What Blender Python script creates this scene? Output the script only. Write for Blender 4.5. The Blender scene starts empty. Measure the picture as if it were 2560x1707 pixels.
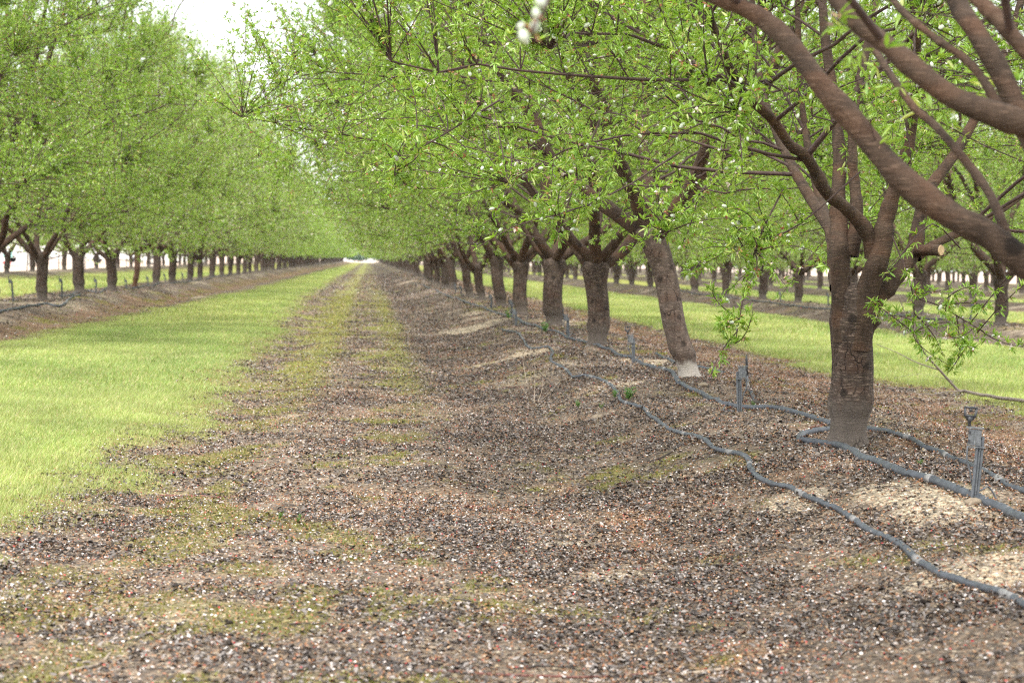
import bpy, math, random
import numpy as np
from mathutils import Matrix, Vector

C = bpy.context.scene.collection
S = bpy.context.scene
rng = np.random.default_rng(7)

# ------------------------------------------------------------------ camera
CAM = np.array([0.0, 0.0, 0.92])
F = 85.0 / 36.0 * 2560.0          # focal length in pixels of the 2560 px wide frame
ROLL = 0.0228
VPX, VPY = 923.0, 645.4           # where the rows vanish in the frame
yc = np.array([(VPX - 1280) / F, (853.5 - VPY) / F, -1.0]); yc /= np.linalg.norm(yc)
xc = np.array([1.0, -ROLL, 0.0]); xc -= xc.dot(yc) * yc; xc /= np.linalg.norm(xc)
zc = np.cross(xc, yc)
R_cw = np.array([xc, yc, zc])     # rows: world axes in camera coordinates
cam = bpy.data.cameras.new('camera'); co = bpy.data.objects.new('camera', cam); C.objects.link(co)
cam.lens = 85.0; cam.sensor_width = 36.0; cam.clip_start = 0.05; cam.clip_end = 5000
m = Matrix([[R_cw[i][j] for j in range(3)] for i in range(3)]).to_4x4()
m.translation = Vector(CAM); co.matrix_world = m
cam.dof.use_dof = True; cam.dof.focus_distance = 10.4; cam.dof.aperture_fstop = 7.6
S.camera = co

# ------------------------------------------------------------------ sky and sun
SUN_EL, SUN_AZ = math.radians(58), math.radians(200)
w = bpy.data.worlds.new("World"); S.world = w; w.use_nodes = True
nt = w.node_tree; nt.nodes.clear()
out = nt.nodes.new('ShaderNodeOutputWorld'); bg = nt.nodes.new('ShaderNodeBackground')
sky = nt.nodes.new('ShaderNodeTexSky'); sky.sky_type = 'NISHITA'; sky.sun_disc = False
sky.sun_elevation = SUN_EL; sky.sun_rotation = SUN_AZ; sky.air_density = 1.0; sky.dust_density = 2.0
tc = nt.nodes.new('ShaderNodeTexCoord'); nz = nt.nodes.new('ShaderNodeTexNoise')
nz.inputs['Scale'].default_value = 2.2; nz.inputs['Detail'].default_value = 6
nt.links.new(tc.outputs['Generated'], nz.inputs['Vector'])
rp = nt.nodes.new('ShaderNodeValToRGB'); rp.color_ramp.elements[0].position = .30; rp.color_ramp.elements[1].position = .55
rp.color_ramp.elements[0].color = (.62, .62, .62, 1); rp.color_ramp.elements[1].color = (.96, .96, .96, 1)
nt.links.new(nz.outputs['Fac'], rp.inputs['Fac'])
mx = nt.nodes.new('ShaderNodeMix'); mx.data_type = 'RGBA'
nt.links.new(rp.outputs['Color'], mx.inputs['Factor'])
nt.links.new(sky.outputs['Color'], mx.inputs['A']); mx.inputs['B'].default_value = (9.0, 9.15, 9.4, 1)
nt.links.new(mx.outputs['Result'], bg.inputs['Color']); bg.inputs['Strength'].default_value = 0.1
nt.links.new(bg.outputs['Background'], out.inputs['Surface'])
sl = bpy.data.lights.new('sun', 'SUN'); sl.energy = 2.0; sl.angle = math.radians(12); sl.color = (1.0, .96, .9)
so = bpy.data.objects.new('sun', sl); C.objects.link(so)
d = Vector((math.sin(SUN_AZ) * math.cos(SUN_EL), math.cos(SUN_AZ) * math.cos(SUN_EL), math.sin(SUN_EL)))
so.rotation_euler = d.to_track_quat('Z', 'Y').to_euler()
S.view_settings.view_transform = 'Standard'; S.view_settings.look = 'None'
S.view_settings.exposure = 1.5; S.view_settings.gamma = 1.0
cy = S.cycles
cy.max_bounces = 7; cy.diffuse_bounces = 4; cy.glossy_bounces = 2; cy.transmission_bounces = 5; cy.transparent_max_bounces = 4
cy.volume_bounces = 0; cy.use_denoising = False; cy.filter_width = 1.2; cy.sample_clamp_indirect = 6; cy.caustics_reflective = False; cy.caustics_refractive = False
try:
    cy.denoiser = 'OPENIMAGEDENOISE'; cy.denoising_input_passes = 'RGB_ALBEDO_NORMAL'; cy.denoising_prefilter = 'ACCURATE'
except Exception: pass

# ------------------------------------------------------------------ helpers
_T = np.random.default_rng(3).random((256, 256))
def vnoise(x, y, s=0):
    x = np.asarray(x, float) + s * 17.31; y = np.asarray(y, float) + s * 9.77
    xi = np.floor(x).astype(int); yi = np.floor(y).astype(int); fx = x - xi; fy = y - yi
    fx = fx * fx * (3 - 2 * fx); fy = fy * fy * (3 - 2 * fy)
    a = _T[xi & 255, yi & 255]; b = _T[(xi + 1) & 255, yi & 255]; c = _T[xi & 255, (yi + 1) & 255]; e = _T[(xi + 1) & 255, (yi + 1) & 255]
    return (a * (1 - fx) + b * fx) * (1 - fy) + (c * (1 - fx) + e * fx) * fy
def fbm(x, y, s=0, o=4):
    v = 0; a = .5; t = 0
    for k in range(o):
        v = v + a * vnoise(np.asarray(x) * 2 ** k, np.asarray(y) * 2 ** k, s + k); t += a; a *= .5
    return v / t
def sstep(a, b, x):
    t = np.clip((np.asarray(x, float) - a) / (b - a), 0, 1); return t * t * (3 - 2 * t)

ROWS = [-12.25, -5.09, 2.115, 9.27, 16.43, 23.6, 30.7, 37.9, 45.1]   # tree rows, each on a low berm
def berm(x, y=None):
    x = np.asarray(x, float); h = 0
    for r in ROWS:
        wob = 0 if y is None else (fbm(np.asarray(y) * .35, np.zeros_like(np.asarray(y, float)) + r, 5, 2) - .5) * .35
        h = np.maximum(h, 1 - sstep(.38, 1.25, np.abs(x - r + wob)))
    return h
def ground_z(x, y):
    x = np.asarray(x, float); y = np.asarray(y, float)
    b = berm(x, y) * (y < 485)
    z = .165 * b
    z = z + b * (fbm(x * 1.3, y * .9, 11, 3) - .5) * .09
    z = z + (fbm(x * .5, y * .3, 2, 3) - .5) * .05
    z = z + (fbm(x * 7, y * 7, 21, 2) - .5) * .012
    z = z - .03 * np.exp(-((x + .75) / .25) ** 2) - .03 * np.exp(-((x - .62) / .22) ** 2)
    return z
def ray(px, py):
    dc = np.array([(px - 1280) / F, (853.5 - py) / F, -1.0]); return R_cw @ dc
def P(px, py, dist):
    """point seen at photo pixel (px, py), dist metres ahead"""
    v = ray(px, py); return CAM + v / v[1] * dist
def G(px, py):
    """ground point seen at photo pixel"""
    v = ray(px, py); v = v / v[1]; t = 3.0
    while t < 600:
        p = CAM + v * t
        if p[2] <= float(ground_z(p[0], p[1])): break
        t *= 1.002
    return CAM + v * t

def mesh(name, v, f, mats, col=None, smooth=False, mi=None):
    v = np.asarray(v, np.float32).reshape(-1, 3); f = np.asarray(f, np.int32)
    me = bpy.data.meshes.new(name); n, k = f.shape
    me.vertices.add(len(v)); me.vertices.foreach_set('co', v.ravel())
    me.loops.add(n * k); me.loops.foreach_set('vertex_index', f.ravel())
    me.polygons.add(n); me.polygons.foreach_set('loop_start', np.arange(0, n * k, k, dtype=np.int32))
    me.polygons.foreach_set('loop_total', np.full(n, k, np.int32))
    if smooth: me.polygons.foreach_set('use_smooth', np.ones(n, bool))
    for q in (mats if isinstance(mats, (list, tuple)) else [mats]): me.materials.append(q)
    if mi is not None: me.polygons.foreach_set('material_index', np.asarray(mi, np.int32))
    if col is not None:
        a = me.color_attributes.new('Col', 'FLOAT_COLOR', 'POINT')
        c4 = np.ones((len(v), 4), np.float32); c4[:, :3] = col; a.data.foreach_set('color', c4.ravel())
    me.update(calc_edges=True)
    return me
def put(name, me, parent=None, loc=(0, 0, 0), **tags):
    o = bpy.data.objects.new(name, me); C.objects.link(o); o.location = loc
    if parent is not None: o.parent = parent
    for k, v in tags.items(): o[k] = v
    return o

class MB:
    """collects primitives into one mesh"""
    def __init__(s): s.v = []; s.q = []; s.n = 0
    def add(s, v, q):
        s.v.append(np.asarray(v, float).reshape(-1, 3)); s.q += [tuple(int(i) + s.n for i in f) for f in q]; s.n += len(s.v[-1])
    def box(s, c, size, rot=None, bev=0.0):
        hx, hy, hz = [a / 2 for a in size]; b = min(bev, hx * .9, hy * .9)
        ring = [(-hx + b, -hy), (hx - b, -hy), (hx, -hy + b), (hx, hy - b), (hx - b, hy), (-hx + b, hy), (-hx, hy - b), (-hx, -hy + b)] if b else [(-hx, -hy), (hx, -hy), (hx, hy), (-hx, hy)]
        n = len(ring); v = [(x, y, -hz) for x, y in ring] + [(x, y, hz) for x, y in ring]
        v = np.array(v)
        if rot is not None: v = v @ np.array(rot.to_matrix() if hasattr(rot, 'to_matrix') else rot).T
        q = [(i, (i + 1) % n, n + (i + 1) % n, n + i) for i in range(n)] + [tuple(range(n - 1, -1, -1)), tuple(range(n, 2 * n))]
        s.add(v + np.array(c), q)
    def tube(s, pts, r, sides=8, cap=True):
        pts = np.asarray(pts, float); r = np.broadcast_to(np.asarray(r, float), (len(pts),))
        v, q = tubes(pts[None], r[None], sides); fq = [tuple(a) for a in q]
        K = len(pts)
        if cap: fq += [tuple(range(sides - 1, -1, -1)), tuple(range((K - 1) * sides, K * sides))]
        s.add(v, fq)
    def build(s, name, mat, parent=None, smooth=False, loc=(0, 0, 0), **tags):
        me = bpy.data.meshes.new(name); me.from_pydata(np.vstack(s.v).tolist(), [], s.q); me.materials.append(mat)
        if smooth:
            me.polygons.foreach_set('use_smooth', np.array([len(p.vertices) == 4 for p in me.polygons], bool))
        return put(name, me, parent, loc, **tags)

def nrm(a): return a / np.maximum(np.linalg.norm(a, axis=-1, keepdims=True), 1e-9)
def tubes(pts, rad, sides, squash=None):
    """N polylines of K points -> tube verts and quads"""
    N, K, _ = pts.shape
    t = np.empty_like(pts); t[:, 1:-1] = pts[:, 2:] - pts[:, :-2]; t[:, 0] = pts[:, 1] - pts[:, 0]; t[:, -1] = pts[:, -1] - pts[:, -2]
    t = nrm(t); ov = nrm(pts[:, -1] - pts[:, 0])
    ref = np.where(np.abs(ov[:, 2:3]) > .75, np.array([[1., 0.13, 0]]), np.array([[0, 0.07, 1.]]))
    n1 = nrm(np.cross(t, ref[:, None, :])); n2 = np.cross(t, n1)
    a = np.linspace(0, 2 * np.pi, sides, endpoint=False)
    v = pts[:, :, None, :] + rad[:, :, None, None] * (np.cos(a)[None, None, :, None] * n1[:, :, None, :] + np.sin(a)[None, None, :, None] * n2[:, :, None, :])
    idx = np.arange(N * K * sides).reshape(N, K, sides)
    j = np.roll(np.arange(sides), -1)
    q = np.stack([idx[:, :-1, :], idx[:, :-1, j], idx[:, 1:, j], idx[:, 1:, :]], -1).reshape(-1, 4)
    return v.reshape(-1, 3), q
def resample(p, n):
    p = np.asarray(p, float); 
    # catmull-rom through p
    e = np.vstack([2 * p[0] - p[1], p, 2 * p[-1] - p[-2]])
    u = np.linspace(0, len(p) - 1 - 1e-6, n); i = u.astype(int); f = (u - i)[:, None]
    a, b, c, d_ = e[i], e[i + 1], e[i + 2], e[i + 3]
    return .5 * ((2 * b) + (c - a) * f + (2 * a - 5 * b + 4 * c - d_) * f ** 2 + (3 * b - 3 * c + d_ - a) * f ** 3)

# ------------------------------------------------------------------ materials
def newmat(name):
    M = bpy.data.materials.new(name); M.use_nodes = True; n = M.node_tree; n.nodes.clear()
    o = n.nodes.new('ShaderNodeOutputMaterial'); return M, n, o
def nd(n, t, **k):
    x = n.nodes.new(t)
    for a, b in k.items():
        if a in x.inputs: x.inputs[a].default_value = b
        else: setattr(x, a, b)
    return x
def ramp(n, fac, stops):
    r = n.nodes.new('ShaderNodeValToRGB'); e = r.color_ramp.elements
    while len(e) < len(stops): e.new(.5)
    for i, (p, c) in enumerate(stops): e[i].position = p; e[i].color = (*c, 1) if len(c) == 3 else c
    n.links.new(fac, r.inputs['Fac']); return r
def mixc(n, fac, a, b, mode='MIX'):
    x = n.nodes.new('ShaderNodeMix'); x.data_type = 'RGBA'; x.blend_type = mode
    for s, v in (('Factor', fac), ('A', a), ('B', b)):
        if hasattr(v, 'links'): n.links.new(v, x.inputs[s])
        else: x.inputs[s].default_value = v if s == 'Factor' else (*v, 1)
    return x.outputs['Result']
def simple(name, c, rough=.6, noise=.15, scale=30, bump=.0, metal=0):
    M, n, o = newmat(name); b = nd(n, 'ShaderNodeBsdfPrincipled'); b.inputs['Roughness'].default_value = rough; b.inputs['Metallic'].default_value = metal
    tc = nd(n, 'ShaderNodeTexCoord'); z = nd(n, 'ShaderNodeTexNoise', Scale=scale, Detail=6.0)
    n.links.new(tc.outputs['Object'], z.inputs['Vector'])
    r = ramp(n, z.outputs['Fac'], [(.3, [x * (1 - noise) for x in c]), (.7, [min(1, x * (1 + noise)) for x in c])])
    n.links.new(r.outputs['Color'], b.inputs['Base Color'])
    if bump:
        bp = nd(n, 'ShaderNodeBump', Strength=bump, Distance=.01); n.links.new(z.outputs['Fac'], bp.inputs['Height']); n.links.new(bp.outputs['Normal'], b.inputs['Normal'])
    n.links.new(b.outputs['BSDF'], o.inputs['Surface']); return M

def leafmat(name, trans=.38, gloss=.06, rnd=.0):
    M, n, o = newmat(name)
    a = nd(n, 'ShaderNodeAttribute', attribute_name='Col')
    col = a.outputs['Color']
    if rnd:
        oi = nd(n, 'ShaderNodeObjectInfo')
        col = mixc(n, oi.outputs['Random'], col, (1 + rnd, 1 + rnd * .5, 1 + rnd * .2), 'MULTIPLY') if False else col
    d_ = nd(n, 'ShaderNodeBsdfDiffuse'); t = nd(n, 'ShaderNodeBsdfTranslucent'); g = nd(n, 'ShaderNodeBsdfGlossy', Roughness=.45)
    g.inputs['Color'].default_value = (.9, 1, .85, 1)
    n.links.new(col, d_.inputs['Color'])
    tcx = mixc(n, 1.0, col, (1.25, 1.25, .6), 'MULTIPLY'); n.links.new(tcx, t.inputs['Color'])
    m1 = nd(n, 'ShaderNodeMixShader', Fac=trans); n.links.new(d_.outputs[0], m1.inputs[1]); n.links.new(t.outputs[0], m1.inputs[2])
    m2 = nd(n, 'ShaderNodeMixShader', Fac=gloss); n.links.new(m1.outputs[0], m2.inputs[1]); n.links.new(g.outputs[0], m2.inputs[2])
    n.links.new(m2.outputs[0], o.inputs['Surface']); return M
def colmat(name, rough=.8, spec=.2, trans=0.0):
    M, n, o = newmat(name); a = nd(n, 'ShaderNodeAttribute', attribute_name='Col')
    b = nd(n, 'ShaderNodeBsdfPrincipled'); b.inputs['Roughness'].default_value = rough; b.inputs['Specular IOR Level'].default_value = spec
    n.links.new(a.outputs['Color'], b.inputs['Base Color'])
    n.links.new(b.outputs[0], o.inputs['Surface']); return M

def barkmat(name, dark=(.024, .017, .013), light=(.092, .068, .053), red=(.100, .048, .029), base=None, basez=.19, crack=1.0, redamt=.35, lent=.8):
    M, n, o = newmat(name); b = nd(n, 'ShaderNodeBsdfPrincipled'); b.inputs['Roughness'].default_value = .85; b.inputs['Specular IOR Level'].default_value = .25
    tc = nd(n, 'ShaderNodeTexCoord'); L = n.links.new
    def mp(sx, sy, sz):
        q = nd(n, 'ShaderNodeMapping'); q.inputs['Scale'].default_value = (sx, sy, sz); L(tc.outputs['Object'], q.inputs['Vector']); return q.outputs[0]
    n1 = nd(n, 'ShaderNodeTexNoise', Scale=1.0, Detail=8.0, Roughness=.65); L(mp(22, 22, 7), n1.inputs['Vector'])
    n2 = nd(n, 'ShaderNodeTexNoise', Scale=1.0, Detail=3.0, Roughness=.7); L(mp(26, 26, 150), n2.inputs['Vector'])      # fine horizontal lenticels
    n3 = nd(n, 'ShaderNodeTexNoise', Scale=1.0, Detail=2.0); L(mp(5, 5, 14), n3.inputs['Vector'])                         # bands
    vo = nd(n, 'ShaderNodeTexVoronoi', feature='DISTANCE_TO_EDGE', Scale=1.0); 
    wz = nd(n, 'ShaderNodeTexNoise', Scale=9.0, Detail=4.0); L(tc.outputs['Object'], wz.inputs['Vector'])
    ad = nd(n, 'ShaderNodeMix', data_type='VECTOR'); ad.inputs['Factor'].default_value = .12; L(mp(21, 21, 6), ad.inputs['A']); 
    sc = nd(n, 'ShaderNodeVectorMath', operation='SCALE'); sc.inputs['Scale'].default_value = 12.0; L(wz.outputs['Color'], sc.inputs[0]); L(sc.outputs[0], ad.inputs['B'])
    L(ad.outputs[1], vo.inputs['Vector'])
    c0 = ramp(n, n1.outputs['Fac'], [(.3, dark), (.72, light)]).outputs['Color']
    rf = ramp(n, n3.outputs['Fac'], [(.48, (0, 0, 0)), (.66, (redamt,) * 3)]).outputs['Color']
    c1 = mixc(n, rf, c0, red)
    lf = ramp(n, n2.outputs['Fac'], [(.555, (0, 0, 0)), (.64, (lent,) * 3)]).outputs['Color']
    c2 = mixc(n, lf, c1, tuple(min(1, x * 2.5) for x in light))
    ck = ramp(n, vo.outputs['Distance'], [(.0, (1, 1, 1)), (.045, (0, 0, 0))]).outputs['Color']
    gate = ramp(n, n3.outputs['Fac'], [(.47, (0, 0, 0)), (.60, (crack,) * 3)]).outputs['Color']
    ckm = mixc(n, 1.0, ck, gate, 'MULTIPLY')
    c3 = mixc(n, ckm, c2, tuple(x * .35 for x in dark))
    kv = nd(n, 'ShaderNodeTexVoronoi', Scale=6.5); L(tc.outputs['Object'], kv.inputs['Vector'])
    kf = ramp(n, kv.outputs['Distance'], [(.0, (.9, .9, .9)), (.12, (.75, .75, .75)), (.17, (0, 0, 0))]).outputs['Color']
    c3 = mixc(n, kf, c3, tuple(x * .6 for x in dark))
    if base is not None:
        sx = nd(n, 'ShaderNodeSeparateXYZ'); L(tc.outputs['Object'], sx.inputs[0])
        a_ = nd(n, 'ShaderNodeMath', operation='MULTIPLY_ADD'); L(n1.outputs['Fac'], a_.inputs[0]); a_.inputs[1].default_value = .14; L(sx.outputs['Z'], a_.inputs[2])
        bf = ramp(n, a_.outputs[0], [(basez + .05, (1, 1, 1)), (basez + .085, (0, 0, 0))]).outputs['Color']
        bc = mixc(n, mixc(n, 1.0, lf, (.6, .6, .6), 'MULTIPLY'), base, tuple(min(1, x * 1.45) for x in base))
        bc = mixc(n, ckm, bc, tuple(x * .25 for x in base))
        bc = mixc(n, .45, bc, mixc(n, 1.0, c0, tuple(min(1, x * 9) for x in base), 'MULTIPLY')); bf = mixc(n, 1.0, bf, (.9, .9, .9), 'MULTIPLY')
        c3 = mixc(n, bf, c3, bc)
    L(c3, b.inputs['Base Color'])
    hgt = mixc(n, .5, n1.outputs['Fac'], n2.outputs['Fac']); hgt = mixc(n, ckm, hgt, (0, 0, 0))
    bp = nd(n, 'ShaderNodeBump', Strength=.9, Distance=.012); L(hgt, bp.inputs['Height']); L(bp.outputs[0], b.inputs['Normal'])
    L(b.outputs[0], o.inputs['Surface']); return M

M_leaf = leafmat('almond_leaf', rnd=.1)
M_leaf_far = M_leaf
M_bark = barkmat('almond_bark', base=(.165, .140, .120), crack=.85)
M_bark_pale = barkmat('almond_bark_grey', dark=(.05, .036, .028), light=(.135, .102, .082), red=(.12, .062, .040), base=(.58, .54, .48), basez=.12, crack=1.0, redamt=.3, lent=.5)
M_bark_young = barkmat('young_bark', dark=(.06, .034, .022), light=(.15, .085, .056), red=(.17, .082, .048), base=(.16, .09, .058), redamt=.6)
M_limb = barkmat('limb_bark', dark=(.024, .016, .011), light=(.088, .058, .040), red=(.105, .054, .031), crack=.25, redamt=.6, lent=.3)
M_twig = simple('twig_bark', (.062, .036, .030), .8, .4, 40)
M_twig_grey = simple('grey_twig', (.22, .18, .15), .8, .3, 40)
M_dry = simple('dry_stem', (.30, .24, .18), .85, .35, 60)
M_darkstick = simple('dark_stick', (.045, .035, .03), .85, .3, 60)
M_redstick = simple('red_stick', (.16, .065, .05), .7, .35, 40)
M_nut = simple('green_almond', (.50, .55, .44), .75, .10, 60)
M_col = colmat('plant_bits')
M_cut = simple('cut_wood', (.50, .36, .21), .8, .2, 60)
M_hose = simple('grey_poly_hose', (.055, .063, .075), .6, .35, 26, .15)
M_hosepale = simple('weathered_hose_band', (.21, .205, .20), .75, .4, 70, .2)
M_stake = simple('grey_plastic', (.095, .105, .118), .5, .3, 60, .1)
M_stakedk = simple('dark_plastic', (.035, .037, .042), .45, .3, 60)
M_clip = simple('pale_clip_plastic', (.14, .15, .16), .55, .35, 120, .2)

# ------------------------------------------------------------------ the ground
def masks(x, y):
    """grass, moss, sand, straw cover at a ground point"""
    x = np.asarray(x, float); y = np.asarray(y, float)
    e = (fbm(x * 1.7, y * .8, 31, 4) - .5)
    e2 = (fbm(x * 6, y * 3, 37, 3) - .5)
    inside = y < 470
    q = e * 1.0 + e2 * .7
    # wide strip left of the wheel tracks, one strip down the middle of every other alley
    g = sstep(-.36, .30, np.minimum(x + 3.42 - .38 * sstep(30, 75, y), -1.17 - .33 * sstep(22, 60, y) - x) + q * .6)
    for a, b in ((-11.3, -6.9), (4.25, 7.75), (11.2, 14.9), (18.2, 22.2), (25.2, 29.4), (32.2, 36.4), (39.4, 43.6)):
        g = np.maximum(g, sstep(-.2, .2, np.minimum(x - a, b - x) + q * .7))
    g = g * inside
    nb = berm(x, y)
    n = fbm(x * 2.9, y * 1.5, 41, 4); n2 = fbm(x * 9, y * 6, 43, 3)
    near_track = np.exp(-((x + .62) / .42) ** 2) * 1.0 + .55 * np.exp(-((x - .12) / .28) ** 2) + .30 * np.exp(-((x - 3.9) / .4) ** 2) + .22 * nb
    near_track = near_track * (1 + .35 * sstep(18, 35, y)) + .8 * np.exp(-((x + 4.0) / .25) ** 2)
    mo = sstep(.50, .74, .26 + .36 * near_track + (n - .5) * 1.1 + (n2 - .5) * .8) * (1 - g) * inside
    mo = mo * (1 - .2 * sstep(9.5, 7.0, y))
    lane = np.maximum(np.exp(-((x + .47) / .18) ** 2), .75 * np.exp(-((x - .30) / .15) ** 2) * sstep(90, 50, y)) * sstep(11, 19, y)
    mo = np.maximum(mo, lane * sstep(.30, .52, .1 + n * .7 + n2 * .25) * (1 - g) * inside)
    sd = .8 * sstep(.60, .78, .40 + .14 * nb + (fbm(x * 1.3, y * .9, 51, 4) - .5) * .95 + (fbm(x * 8, y * 8, 53, 3) - .5) * .25) * (1 - g) * inside
    for (a, b, rx, ry) in SANDS:
        sd = np.maximum(sd, sstep(1.15, .75, np.sqrt(((x - a) / rx) ** 2 + ((y - b) / ry) ** 2) + (n2 - .5) * .7))
    st = sstep(.35, .6, .25 + .6 * np.exp(-((x - 3.3) / .7) ** 2) + .5 * np.exp(-((x + 3.9) / .35) ** 2) + .35*np.exp(-((x+6.6)/.4)**2) + (fbm(x * 2.5, y * 1.6, 61, 3) - .5) * .9) * (1 - g)
    return g, mo * (1 - sd * .7), sd, st
SANDS = []
for (px, py, rx, ry) in ((1160, 827, .42, 1.1), (2390, 1290, .26, .55), (2310, 1230, .3, .4), (1330, 880, .30, .8), (2500, 1420, .3, .35), (1620, 905, .25, .7), (1250, 800, .3, .8), (1560, 960, .16, .35), (1990, 1255, .15, .3), (510, 743, .3, 2.0)):
    g_ = G(px, py); SANDS.append((g_[0], g_[1], rx * .8, ry * .8))

def axis(segs):
    a = []
    for s0, s1, st in segs: a += list(np.arange(s0, s1, st))
    return np.array(a + [segs[-1][1]])
gx = axis([(-1500, -300, 100), (-300, -60, 20), (-60, -22, 3), (-22, -7, .35), (-7, 4.6, .055), (4.6, 12, .2), (12, 50, .4), (50, 100, 5), (100, 300, 20), (300, 1500, 100)])
gy = [-20, -10, -4, 0, 1.5, 2.5, 3.2]
while gy[-1] < 500: gy.append(gy[-1] * 1.0085 + .004)
gy += [520, 560, 620, 700, 900, 1200, 1800, 3000]; gy = np.array(gy)
X, Y = np.meshgrid(gx, gy); Z = ground_z(X, Y)
Z = np.where(np.abs(X) > 60, 0, Z)
gm, mm, sm, tm = masks(X, Y)
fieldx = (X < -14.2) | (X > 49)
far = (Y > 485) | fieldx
def lerp(a, b, t): return a * (1 - t[..., None]) + np.array(b) * t[..., None]
soil = np.zeros(X.shape + (3,)) + np.array([.180, .150, .120])
soil *= (.62 + .75 * fbm(X * 3, Y * 2, 71, 4))[..., None]
barel = np.maximum(sstep(50, 130, Y), np.maximum(sstep(4.8, 5.6, X), sstep(-7.0, -7.6, X) * (X > -99)))
soil *= (1 - .38 * barel * (.6 + .8 * fbm(X * 1.7, Y * .8, 73, 3)))[..., None]
soil *= (1 - .2 * np.exp(-((X - .85) / .5) ** 2))[..., None]
colr = lerp(soil, (.21, .135, .082), tm * .7)
colr = lerp(colr, (.16, .155, .045), mm * .75)
colr = lerp(colr, (.235, .265, .085), mm * .75 * (.5 + fbm(X * 3, Y * .7, 77, 3)) * sstep(12, 24, Y) * (X < 1.2) * (X > -1.4))
colr = lerp(colr, (.44, .39, .30), sm * .8 * (.6 + .4 * fbm(X * 9, Y * 9, 75, 3) * 2))
gcol = np.zeros(X.shape + (3,)) + np.array([.26, .30, .07])
gcol = lerp(gcol, (.30, .27, .09), np.clip(.9 * (fbm(X * .9, Y * .25, 81, 3) - .3), 0, 1) * 1.0)
colr = colr * (1 - gm[..., None] * .9) + gcol * gm[..., None] * .9
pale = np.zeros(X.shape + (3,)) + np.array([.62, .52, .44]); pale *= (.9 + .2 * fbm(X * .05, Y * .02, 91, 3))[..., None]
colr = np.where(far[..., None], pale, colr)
nx, ny = len(gx), len(gy); ii = np.arange(nx * ny).reshape(ny, nx)
fq = np.stack([ii[:-1, :-1], ii[:-1, 1:], ii[1:, 1:], ii[1:, :-1]], -1).reshape(-1, 4)
Mg, n, o = newmat('orchard_soil'); b = nd(n, 'ShaderNodeBsdfPrincipled'); b.inputs['Roughness'].default_value = .95; b.inputs['Specular IOR Level'].default_value = .15
a = nd(n, 'ShaderNodeAttribute', attribute_name='Col'); tc_ = nd(n, 'ShaderNodeTexCoord')
z1 = nd(n, 'ShaderNodeTexNoise', Scale=38.0, Detail=7.0, Roughness=.75); n.links.new(tc_.outputs['Object'], z1.inputs['Vector'])
z2 = nd(n, 'ShaderNodeTexVoronoi', Scale=55.0); n.links.new(tc_.outputs['Object'], z2.inputs['Vector'])
r1 = ramp(n, z1.outputs['Fac'], [(.32, (.45, .45, .45)), (.5, (.95, .95, .95)), (.7, (1.5, 1.45, 1.4))]).outputs['Color']
z3 = nd(n, 'ShaderNodeTexVoronoi', Scale=95.0); mz = nd(n, 'ShaderNodeMapping'); mz.inputs['Scale'].default_value = (1, .75, 1); n.links.new(tc_.outputs['Object'], mz.inputs['Vector']); n.links.new(mz.outputs[0], z3.inputs['Vector'])
sx3 = nd(n, 'ShaderNodeSeparateColor'); n.links.new(z3.outputs['Color'], sx3.inputs[0])
r3 = ramp(n, sx3.outputs[0], [(.0, (.30, .27, .25)), (.30, (.62, .56, .52)), (.60, (1.0, .98, .95)), (.82, (1.30, 1.0, .78)), (.95, (1.9, 1.85, 1.75))]).outputs['Color']
c_ = mixc(n, 1.0, a.outputs['Color'], r1, 'MULTIPLY'); c_ = mixc(n, .8, c_, mixc(n, 1.0, c_, r3, 'MULTIPLY')); n.links.new(c_, b.inputs['Base Color'])
hh = mixc(n, .5, z1.outputs['Fac'], z2.outputs['Distance'])
bp = nd(n, 'ShaderNodeBump', Strength=.7, Distance=.015); n.links.new(hh, bp.inputs['Height']); n.links.new(bp.outputs[0], b.inputs['Normal'])
n.links.new(b.outputs[0], o.inputs['Surface'])
put('ground', mesh('ground', np.stack([X, Y, Z], -1), fq, Mg, colr.reshape(-1, 3), True), kind='structure')

# ------------------------------------------------------------------ leaf-like shapes
def blades6(p, D, N, L, W, curl=.12, fold=.22):
    """six-point folded leaves; p base, D direction, N rough normal"""
    D = nrm(D); side = nrm(np.cross(D, N)); nn = np.cross(side, D)
    L = L[:, None]; W = W[:, None]
    v = np.stack([p, p + D * L * .33 + side * W * .5 + nn * W * fold, p + D * L * .72 + side * W * .36 + nn * W * fold - nn * L * curl * .4,
                  p + D * L - nn * L * curl, p + D * L * .72 - side * W * .36 + nn * W * fold - nn * L * curl * .4, p + D * L * .33 - side * W * .5 + nn * W * fold], 1)
    i = np.arange(len(p))[:, None] * 6
    f = np.concatenate([i + np.array([[0, 1, 2, 3]]), i + np.array([[0, 3, 4, 5]])], 0)
    return v.reshape(-1, 3), f, 6
def blades4(p, D, N, L, W, curl=.12, fold=.22):
    D = nrm(D); side = nrm(np.cross(D, N)); nn = np.cross(side, D)
    L = L[:, None]; W = W[:, None]
    v = np.stack([p, p + D * L * .45 + side * W * .5 + nn * W * fold, p + D * L - nn * L * curl, p + D * L * .45 - side * W * .5 + nn * W * fold], 1)
    i = np.arange(len(p))[:, None] * 4
    return v.reshape(-1, 3), i + np.array([[0, 1, 2, 3]]), 4
def rdir(r, n): return nrm(r.normal(size=(n, 3)))

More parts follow.
